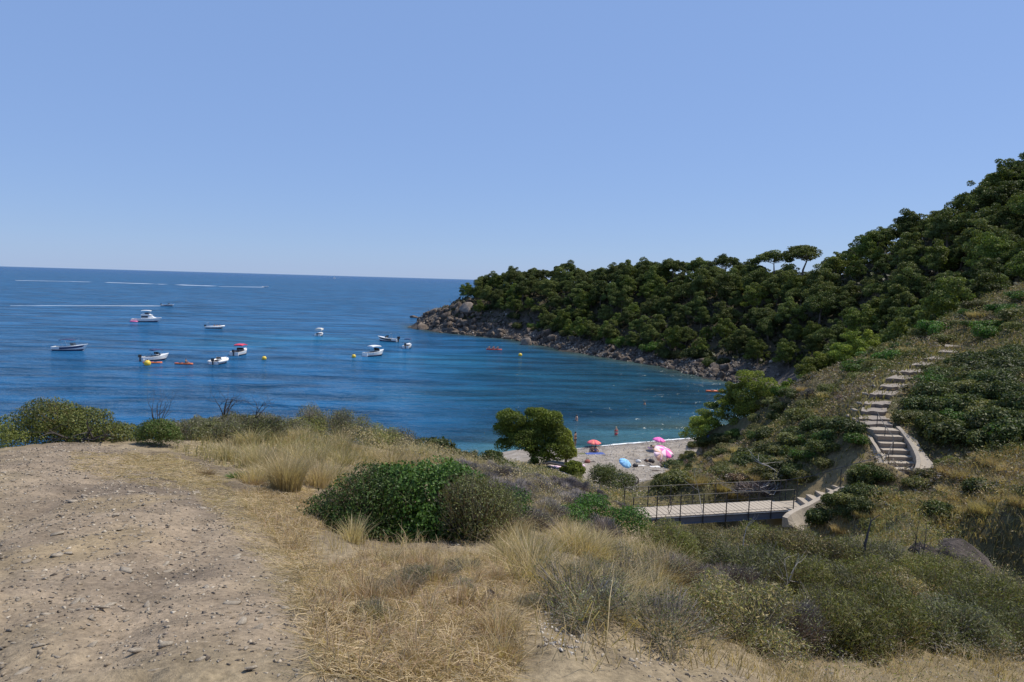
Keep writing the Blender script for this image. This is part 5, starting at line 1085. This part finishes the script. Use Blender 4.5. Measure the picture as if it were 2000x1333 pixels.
def canopy(root,x,L_,B_,z,mat,zf,thick=.09,curve=.14):
    m=M();R=[]
    for i in range(7):
        u=i/6-.5;R.append([(x+u*L_,-B_/2,z-curve*(4*u*u)),(x+u*L_,-B_/4,z+.10-curve*4*u*u),(x+u*L_,B_/4,z+.10-curve*4*u*u),(x+u*L_,B_/2,z-curve*4*u*u),(x+u*L_,B_/2,z-curve*4*u*u-thick),(x+u*L_,-B_/2,z-curve*4*u*u-thick)])
    m.loft(R,closed=True,cap=True);cn_=m.build('canopy',mat,root)
    m=M()
    for sx in(-.42,.42):
        for sy in(-1,1): m.tube([(x+sx*L_*.5,sy*B_*.47,zf),(x+sx*L_,sy*B_*.48,z-curve*.7)],.022,4)
    m.build('frame',ALU,cn_)
def shield(root,x,B_,z,h=.5,mat=GLASS):
    m=M();m.loft([[(x-.5,sg_*B_/2,z),(x-.5-h*.3,sg_*B_/2*.94,z+h*.7)] if False else [(x+.0 if abs(sg_)<.9 else x-.55,sg_*B_/2,z),(x-.3 if abs(sg_)<.9 else x-.75,sg_*B_/2*.9,z+h)] for sg_ in(-1,-.6,0,.6,1)]);m.build('windshield',mat,root)
# people: joints in metres for a figure 1.7 m tall, one skinned body
SKIN=pm('tanned skin',(.42,.235,.15),.6,var=.05); SKINB=pm('pale skin',(.55,.34,.25),.6,var=.05); HAIRD=pm('dark hair',(.025,.018,.013),.7); HAIRL=pm('fair hair',(.45,.33,.18),.7)
POSE={'stand':dict(pel=(0,0,.92),ch=(0,0,1.22),nk=(0,0,1.45),hd=(0.01,0,1.60),sl=(0,.19,1.40),sr=(0,-.19,1.40),el=(-.03,.26,1.12),er=(-.02,-.26,1.12),wl=(.06,.25,.88),wr=(.08,-.24,.88),hl=(0,.1,.90),hr=(0,-.1,.90),kl=(.03,.12,.48),kr=(.0,-.11,.48),al=(-.03,.13,.07),ar=(-.05,-.12,.07),tl=(.12,.14,.03),tr=(.1,-.14,.03)),
'sit':dict(pel=(0,0,.12),ch=(-.06,0,.40),nk=(-.05,0,.62),hd=(0,0,.77),sl=(-.05,.19,.57),sr=(-.05,-.19,.57),el=(-.16,.27,.33),er=(.1,-.27,.36),wl=(-.22,.26,.08),wr=(.3,-.2,.40),hl=(.02,.1,.12),hr=(.02,-.1,.12),kl=(.42,.14,.42),kr=(.46,-.13,.36),al=(.68,.13,.07),ar=(.78,-.13,.07),tl=(.82,.14,.04),tr=(.92,-.14,.04)),
'paddle':dict(pel=(0,0,.12),ch=(-.02,0,.42),nk=(0,0,.64),hd=(.03,0,.79),sl=(0,.19,.58),sr=(0,-.19,.58),el=(.18,.28,.40),er=(.2,-.28,.46),wl=(.38,.2,.42),wr=(.4,-.2,.56),hl=(.02,.1,.12),hr=(.02,-.1,.12),kl=(.42,.13,.28),kr=(.42,-.13,.28),al=(.78,.12,.07),ar=(.78,-.12,.07),tl=(.84,.12,.14),tr=(.84,-.12,.14)),
'lie':dict(pel=(0,0,.12),ch=(-.3,0,.13),nk=(-.52,0,.13),hd=(-.68,0,.15),sl=(-.46,.19,.11),sr=(-.46,-.19,.11),el=(-.62,.3,.07),er=(-.2,-.28,.07),wl=(-.75,.14,.08),wr=(.03,-.26,.06),hl=(.02,.1,.12),hr=(.02,-.1,.12),kl=(.45,.13,.13),kr=(.45,-.12,.13),al=(.86,.13,.06),ar=(.86,-.12,.06),tl=(.95,.14,.06),tr=(.95,-.14,.06))}
def person(label,loc,rz=0,pose='stand',suit=None,skin=SKIN,hair=HAIRD,top=None,s=1.,arm_up=False,group=None):
    J=dict(POSE[pose])
    if arm_up: J['er']=(.1,-.36,1.45 if pose=='stand' else .72);J['wr']=(.2,-.34,1.72 if pose=='stand' else .98)
    t_=thing('person',label,'person',tuple(loc),rz,group);t_.scale=(s,s,s)
    names=['pel','ch','nk','hd','sl','sr','el','er','wl','wr','hl','hr','kl','kr','al','ar','tl','tr']
    E=[('pel','ch'),('ch','nk'),('nk','hd'),('nk','sl'),('nk','sr'),('sl','el'),('sr','er'),('el','wl'),('er','wr'),('pel','hl'),('pel','hr'),('hl','kl'),('hr','kr'),('kl','al'),('kr','ar'),('al','tl'),('ar','tr')]
    rad=dict(pel=.13,ch=.14,nk=.06,hd=.1,sl=.065,sr=.065,el=.045,er=.045,wl=.035,wr=.035,hl=.095,hr=.095,kl=.06,kr=.06,al=.042,ar=.042,tl=.035,tr=.035)
    V=[J[n_] for n_ in names]
    # hands: a palm and short fingers
    V=list(V);ed=[(names.index(a),names.index(b_)) for a,b_ in E]
    me=bpy.data.meshes.new('body');me.from_pydata(V,ed,[]);o=link('body',me,None,t_);me.materials.append(skin)
    md=o.modifiers.new('skin','SKIN');sk=me.skin_vertices[0].data
    for i,n_ in enumerate(names): sk[i].radius=(rad[n_],rad[n_])
    sk[0].use_root=True
    sb=o.modifiers.new('sub','SUBSURF');sb.levels=1;sb.render_levels=1
    hd=Vector(J['hd']);m=M();m.ball((hd.x-.02,hd.y,hd.z+.05),(.115,.10,.10),8,6);m.build('hair',hair,t_,True)
    a=Vector(J['pel']);b_=Vector(J['ch'])
    if suit:
        m=M();m.tube([a-(b_-a).normalized()*.06,a+(b_-a)*.25],[.165,.155],10)
        for k in('l','r'): h_=Vector(J['h'+k]);kk=Vector(J['k'+k]);m.tube([h_,h_.lerp(kk,.28)],[.112,.10],8)
        m.build('swimsuit',suit,t_,True)
    if top: m=M();m.tube([b_.lerp(Vector(J['nk']),.02),b_.lerp(Vector(J['nk']),.42)],[.158,.15],10);m.build('top',top,t_,True)
    return t_
def at(px_,py_): q=W(px_,py_); return (q[0],q[1],0)
# heading h: 0 = bow to the right of the photo, pi = to the left, pi/2 = out to sea
def boat(name,label,px_,py_,h,L_,B_,H_,**k):
    t_=thing(name,label,'boat',at(px_,py_),h);hull(t_,L_,B_,H_,**k);return t_
t_=boat('motor_cruiser','white motor cruiser with flybridge and sun roof, the largest boat at anchor',287,629,.25,9.6,3.2,1.25,cockpit=pm('dark red seats',(.2,.05,.05),.7))
m=M();m.loft([[(x,-w,z),(x,-w*.88,z+h_),(x,w*.88,z+h_),(x,w,z)] for x,w,z,h_ in((-1.6,1.3,1.1,1.35),(.2,1.3,1.1,1.35),(1.0,1.25,1.15,1.25),(2.3,.95,1.3,.35),(3.0,.6,1.4,.05))],cap=True);m.build('cabin',WHITE,t_)
for sg_ in(-1,1): m=M();m.loft([[(x,sg_*(1.315-.1*(x>.8)),1.55),(x,sg_*(1.23-.1*(x>.8)),2.15)] for x in(-1.5,-.4,.6)]);m.build('side_window',GLASS,t_)
m=M();m.loft([[(-1.8,-1.25,2.5),(-1.8,1.25,2.5)],[(1.0,-1.2,2.55),(1.0,1.2,2.55)],[(1.9,-.9,2.3),(1.9,.9,2.3)]]).box((-.3,0,2.62),(2.6,2.3,.22));m.build('flybridge',WHITE,t_)
M().box((.1,0,3.0),(1.2,1.6,.5)).build('helm_seats',DGREY,t_)
canopy(t_,-.1,3.0,2.1,4.0,WHITE,2.7)
t_=boat('speedboat','white speedboat with a dark stripe, under way and trailing a long wake',328,598.5,0,6.6,2.3,.8,stripe=NAVY);shield(t_,1.0,1.8,1.0);outboard(t_,6.6,.8)
t_=boat('speedboat','white speedboat with navy sun canopy and navy hull panel, cut by the left edge',138,685,.12,7.2,2.4,1.05,stripe=NAVY,rise=.6);canopy(t_,-.6,2.7,2.0,2.45,NAVY,1.0);shield(t_,1.0,1.9,1.2)
t_=boat('motorboat','white open boat with dark navy canopy, seen from its stern beside the orange kayak',303,704,.95,5.6,2.3,1.0,cockpit=BLACKM);canopy(t_,.2,1.9,2.0,2.2,NAVY,.9);shield(t_,.9,1.8,1.1);outboard(t_,5.6,.9)
t_=boat('inflatable_boat','white and grey inflatable boat with outboard, seen from behind, no canopy',429,710,1.45,4.6,2.4,.7,mat=WHITE);outboard(t_,4.6,.8);shield(t_,.3,1.1,.8,.5,ALU)
for sg_ in(-1,1): M().tube([(-2.3,sg_*1.05,.55),(1.0,sg_*1.0,.6),(2.0,sg_*.55,.75),(2.45,0,.85)],[.24,.27,.24,.2],8).build('tube',WHITE,t_,True)
t_=boat('motorboat','white open boat with red sun canopy, seen from behind',469,693,1.45,5.4,2.5,1.0);canopy(t_,.2,2.2,2.0,2.3,REDC,.9,.16);shield(t_,.8,1.8,1.0);outboard(t_,5.4,.9)
t_=boat('inflatable_boat','grey white inflatable boat side on with seated people and a stern arch',420,642,.12,5.6,2.2,.65,mat=WHITE);outboard(t_,5.6,.7)
for sg_ in(-1,1): M().tube([(-2.9,sg_*.95,.5),(1.2,sg_*.95,.6),(2.4,sg_*.5,.8),(2.9,0,.9)],[.22,.27,.24,.2],8).build('tube',WHITE,t_,True)
m=M();m.tube([(-2.1,-.8,.6),(-2.2,-.75,1.9),(-2.2,.75,1.9),(-2.1,.8,.6)],.05,5);m.build('stern_arch',ALU,t_)
q=at(420,642)
for k in range(3): person(['person in dark clothes sitting at the bow of the inflatable boat','person sitting amidships in the inflatable boat','person sitting nearest the stern arch of the inflatable boat'][k],(q[0]+1.5-k*.9,q[1]+.1*k,.45),2.,'sit',DGREY,top=[BLACKM,None,DGREY][k])
t_=boat('motorboat','small white boat with square cream canopy, seen from behind, alone in mid bay',624,656,1.55,4.4,2.1,.7);canopy(t_,.0,2.2,1.7,2.2,CREAM,.7,.5,.05);outboard(t_,4.4,.6,.7)
t_=boat('speedboat','white speedboat with black hull side and big outboard, bow to the left',757,667,math.pi-.22,6.0,2.2,1.0,stripe=BLACKM,rise=.6);shield(t_,.7,1.7,1.1);outboard(t_,6.0,.9,1.3)
m=M();m.tube([(-.8,-.8,1.0),(-1.0,-.75,2.25),(-1.0,.75,2.25),(-.8,.8,1.0)],.035,5);m.build('arch',ALU,t_)
t_=boat('cabin_boat','white cabin boat with rounded white roof, seen from its stern quarter beside a yellow buoy',731,695.5,.85,5.4,2.3,1.1);canopy(t_,.0,2.4,2.1,2.35,WHITE,.9,.16,.1);shield(t_,1.2,1.9,1.1,.7)
t_=boat('motorboat','small open boat with thin dark T top seen from behind, nearest the rocky point',796,679.5,1.5,4.8,2.0,.8);canopy(t_,.1,1.5,1.7,2.25,NAVY,.8,.07,.05);outboard(t_,4.8,.9)
# yacht on the horizon, and the farthest speedboat
t_=thing('sailing_yacht','tiny white sailing yacht on the horizon','boat',at(653,545),.3);m=M();m.loft([[(x,-w,1.5),(x*.9,0,-.5),(x,w,1.5)] for x,w in((-7,1.2),(-2,2),(3,1.6),(8,.05))],cap=True);m.build('hull',WHITE,t_)
m=M();m.add([(0,0,2),(0,0,19),(-6.5,.6,2.5),(.3,.02,2)],[(0,1,2),(3,1,2)]);m.build('mainsail',WHITE,t_);m=M();m.add([(.5,0,2),(.3,0,17),(7.5,.3,2),(.5,.1,2)],[(0,1,2),(3,1,2)]);m.build('jib',WHITE,t_);M().tube([(0,0,1.5),(0,0,20)],.12,5).build('mast',ALU,t_)
t_=thing('speedboat','distant white speedboat at the end of the short wake','boat',at(519,561.3),0);hull(t_,8,2.6,1.2)
# kayaks, floats
def kayak(label,px_,py_,h,L_,mat,w=.42,name='kayak'):
    t_=thing(name,label,name,at(px_,py_),h);m=M();m.loft([[(x*L_/2,-w*q_,.22),(x*L_/2,-w*q_*.7,.0),(x*L_/2,0,-.1),(x*L_/2,w*q_*.7,.0),(x*L_/2,w*q_,.22),(x*L_/2,0,.30)] for x,q_ in((-1,.05),(-.8,.6),(-.4,.95),(0,1),(.4,.95),(.8,.6),(1,.05))],closed=True,cap=True);m.build('hull',mat,t_,True)
    for k in(-.35,.3): M().box((k*L_/2,0,.31),(.5,w*1.2,.05)).build('seat_well',DGREY,t_)
    return t_
kayak('orange kayak floating in the cove in front of the near pines',1397,766,.05,3.3,ORG)
t_=kayak('orange kayak with one paddler, alone between two boats',359,712,.0,3.6,ORG);q=at(359,712);person('lone paddler in a dark top sitting in the orange kayak',(q[0]+.4,q[1],.2),0,'paddle',DGREY,top=BLACKM)
kayak('orange red kayak at the stern of the boat with the navy canopy',298,710,.35,3.4,ORG)
t_=kayak('dark red kayak with several people near the rocks',965,684,0,4.0,REDP,.5);q=at(965,684)
for k in range(3): person(['front paddler in the dark red kayak','middle person in the dark red kayak','rear person in the dark red kayak'][k],(q[0]-1.2+k*1.1,q[1],.2),math.pi,'paddle',BLACKM,top=[None,REDP,BLACKM][k])
M().tube([(q[0]-1.9,q[1]-.8,.35),(q[0]-.7,q[1]+.8,1.1)],.02,4).build('paddle',BLACKM);tag(bpy.data.objects['paddle'],'paddle held across the dark red kayak','paddle')
def ring(label,px_,py_,mat,R_=.75):
    t_=thing('inflatable_float',label,'inflatable float',at(px_,py_));R=[]
    for i in range(17):
        a=6.2832*i/16;R.append([((R_+.26*math.cos(b_))*math.cos(a),(R_+.26*math.cos(b_))*math.sin(a),.16+.26*math.sin(b_)) for b_ in np.linspace(0,6.2832,9)[:-1]])
    m=M();m.loft(R,closed=True);m.build('ring',mat,t_,True);return t_
ring('pink inflatable ring floating behind the white motor cruiser',263,629,PINK,1.3);q=at(263,629);person('dark haired person lying in the pink inflatable ring',(q[0],q[1],.15),0,'sit',DGREY)
for px_,py_,rr,lab in((288,714,.62,'yellow buoy touching the orange red kayak, leftmost of the buoys'),(516,703,.48,'yellow buoy right of the boat with red canopy'),(691,699,.47,'yellow buoy left of the white cabin boat'),(1016,696,.46,'yellow buoy off the rocks, rightmost of the buoys')):
    q=at(px_,py_);t_=thing('buoy',lab,'buoy',(q[0],q[1],0));M().ball((0,0,rr*.62),rr,14,10).build('float',YEL,t_,True);m=M();m.tube([(0,0,rr*1.5),(0,0,rr*1.9)],[.1,.07],6);m.build('lifting_eye',BLACKM,t_)
# ---------------------------------------------------------------- bathers and the beach
def gz(x,y): return float(H(x,y))
RED2=pm('red bikini',(.6,.04,.07),.6);BLU=pm('blue cloth',(.05,.09,.3),.8);PURP=pm('purple cloth',(.14,.06,.22),.8);LBL=pm('light blue canvas',(.26,.55,.85),.7);ORR=pm('coral canvas',(.78,.14,.17),.7);PNK=pm('pink canvas',(.85,.16,.50),.7);PNL=pm('pale pink canvas',(.85,.62,.74),.7);WHC=pm('white cloth',(.75,.74,.72),.8);GRC=pm('lime cloth',(.45,.75,.35),.8);YLC=pm('apricot canvas',(.78,.48,.38),.7)
q=W(1203,852,0);person('fair haired woman in a red bikini standing waist deep in the shallow water',(q[0],q[1],-.62),-1.2,'stand',RED2,SKINB,HAIRL,RED2)
q=W(1126,822,0);person('dark haired bather chest deep in the water above the beach pine',(q[0],q[1],-.95),.5,'stand',None,SKINB)
q=W(1259,791,0);person('swimmer of whom only head and shoulders show in the middle of the cove',(q[0],q[1],-1.25),.5,'stand',None,SKIN)
q=W(1123,873,0);person('dark figure standing at the water edge behind the small upright pine',(q[0],q[1],-.05),-.5,'stand',BLACKM,SKIN,top=BLACKM)
def parasol(label,px_,py_,D,R_,mat,tilt=(0,0),h=1.9,mat2=None,sag=.32,ground=None):
    """canopy centre given; pole runs down to the beach"""
    c_=P(px_,py_,D);T=Matrix.Rotation(tilt[0],4,'X')@Matrix.Rotation(tilt[1],4,'Y');dn=T@Vector((0,0,-1))
    g_=gz(c_[0],c_[1]);Ld=(c_[2]-g_)/max(.3,-dn.z);t_=thing('beach_umbrella',label,'beach umbrella',tuple(np.array(c_)+np.array(dn)*Ld))
    off=-np.array(dn)*Ld
    for k in range(8):
        m=M();a0,a1=6.2832*k/8,6.2832*(k+1)/8;am=(a0+a1)/2
        def pt(a,q_): v=T@Vector((math.cos(a)*R_*q_,math.sin(a)*R_*q_,sag-sag*q_**1.6));return tuple(np.array(v)+off)
        m.loft([[pt(a0,q_),tuple(np.array(pt(am,q_))*1-np.array(T@Vector((0,0,.03*q_*R_)))),pt(a1,q_)] for q_ in(.02,.35,.7,1)]);o=m.build('panel',(mat2 if (mat2 and k%2) else mat),t_,True)
        sd_=o.modifiers.new('thick','SOLIDIFY');sd_.thickness=.01
    m=M();m.tube([(0,0,-.2),tuple(off+np.array(T@Vector((0,0,sag+.08))))],.018,6);m.build('pole',ALU,t_)
    return t_
parasol('coral red beach umbrella near the water, left one',1160,865,75,.8,ORR,(.05,0),mat2=pm('orange canvas',(.80,.20,.16),.7))
parasol('small bright pink beach umbrella at the water edge',1287,860,73,.7,PNK,(.1,.1))
parasol('large pink and white striped beach umbrella tilted over on the sand',1297,882,66,1.0,PNK,(.35,.28),mat2=PNL)
parasol('rainbow striped beach umbrella standing on its side in front of the pink striped one',1286,887,64.5,.72,PNL,(.95,.75),mat2=YLC)
parasol('light blue beach umbrella tilted behind the big round bush',1221,905,60,.6,LBL,(.5,.35))
def bp_(px_,py_,z=None):
    q,l_=hit(px_,py_);return q
def towel(label,px_,py_,mat,w=.9,l_=1.7,rz=0):
    q=bp_(px_,py_);m=M();n=8
    m.loft([[( (i/(n-1)-.5)*l_,(j/4-.5)*w,.03+.02*math.sin(i*1.7+j)) for j in range(5)] for i in range(n)]);o=m.build('towel',mat);o.location=(q[0],q[1],q[2]+.02);o.rotation_euler=(0,0,rz);tag(o,label,'towel');sd_=o.modifiers.new('thick','SOLIDIFY');sd_.thickness=.015
def bag(label,px_,py_,mat,s=.35,name='beach_bag',cat='bag'):
    q=bp_(px_,py_);t_=thing(name,label,cat,(q[0],q[1],q[2]),px_);m=M();m.ball((0,0,s*.42),(s*.7,s*.45,s*.5),8,6);m.build('body',mat,t_,True);m=M();m.tube([(-s*.3,0,s*.8),(-s*.15,0,s*1.25),(s*.15,0,s*1.25),(s*.3,0,s*.8)],.015,4);m.build('handle',DGREY,t_)
towel('dark blue towel under the coral red umbrella',1163,888,BLU,1.2,1.9,.2);towel('olive towel left of the blue towel',1144,888,pm('olive cloth',(.12,.12,.05),.8),.9,1.6,.1)
q=bp_(1156,887);person('person in dark clothes sitting on the blue towel, left one of two',(q[0],q[1],q[2]),1.4,'sit',BLACKM,SKIN,top=BLACKM)
q=bp_(1163,887);person('person in blue sitting on the blue towel, right one of two',(q[0],q[1],q[2]),1.2,'sit',BLU,SKIN,top=BLU)
towel('purple towel with a person beside the pink striped umbrella',1282,876,PURP,.9,1.8,.1);q=bp_(1284,875);person('person lying on the purple towel above the pink striped umbrella',(q[0],q[1],q[2]+.03),.1,'lie',BLU,SKIN)
towel('long dark navy towel beside the dark seated person',1285,909,BLU,1.0,2.3,.05)
q=bp_(1302,908);person('person in dark clothes sitting on the sand with one arm raised to the rainbow umbrella',(q[0],q[1],q[2]),2.6,'sit',BLACKM,SKIN,top=BLACKM,arm_up=True)
towel('white towel in front of the navy towel',1279,913,WHC,.5,.9,.3);towel('lime green towel at the right end of the beach under the pine',1373,865,GRC,.9,1.6,.4)
towel('white towel on the sand left of the gear',1249,912,WHC,.7,1.1,.2)
bag('dark bag between the white and the navy towel',1272,905,DGREY,.5);bag('small brown bag on the sand right of the blue umbrella',1262,903,pm('brown bag',(.15,.09,.06),.8),.35)
bag('white bag in the row of gear on the sand',1247,905,WHC,.4);bag('tan bag right of the white towel',1292,913,pm('tan bag',(.4,.3,.2),.8),.35);bag('dark backpack left in the row of gear',1241,913,DGREY,.4)
bag('red brown bag on the sand above the big round bush',1147,906,pm('red brown cloth',(.3,.1,.08),.8),.45);bag('pale pink bundle near the low bright pine bush',1137,914,PNL,.4);bag('dark bundle at the foot of the beach pine',1048,905,DGREY,.5)
towel('pink towel under the low branch of the beach pine',1085,913,PNL,.8,1.5,.2)
bag('navy bundle at the right end of the beach',1384,860,BLU,.5)
m=M();a=P(1060,906,57);m.tube([P(1052,908,58),P(1075,905,58),P(1095,909,58),P(1112,912,57.5)],[.12,.11,.09,.05],6);o=m.build('driftwood_log',DARKW);tag(o,'dark driftwood trunk lying under the beach pine','log')
o=M().tube([P(1240,946,50),P(1246,943,50),P(1247,936,50),P(1243,931,50)],[.07,.06,.05,.04],5).build('driftwood',BARK);tag(o,'curved brown driftwood stump right of the big round bush','log')
for pxx,pyy,w_ in((1283,921,.9),(1281,934,.8),(1147,903,1.6)):
    q=bp_(pxx,pyy);o=M().tube([(-w_/2,0,.04),(0,.05,.06),(w_/2,-.03,.04)],[.05,.06,.03],5).build('driftwood',BARK);o.location=tuple(q);tag(o,{1283:'short driftwood stick on the sand below the gear',1281:'dark flat stick on the sand nearest the footbridge',1147:'long thin driftwood stick on the sand above the round bush'}[pxx],'log')
r=rs(1201);X=r.uniform(3,30,16000);Y=r.uniform(50,80,16000);k=inpoly(X,Y,BEACHP)&(H(X,Y)<2.3)&(H(X,Y)>-.1)
rubble('beach_pebbles',X[k],Y[k],.03+.10*r.rand(k.sum())**4,mixcol(r,k.sum(),[(.42,.38,.35),(.55,.52,.49),(.28,.25,.23)],.1),MROCK,g_beach,flat=.6)
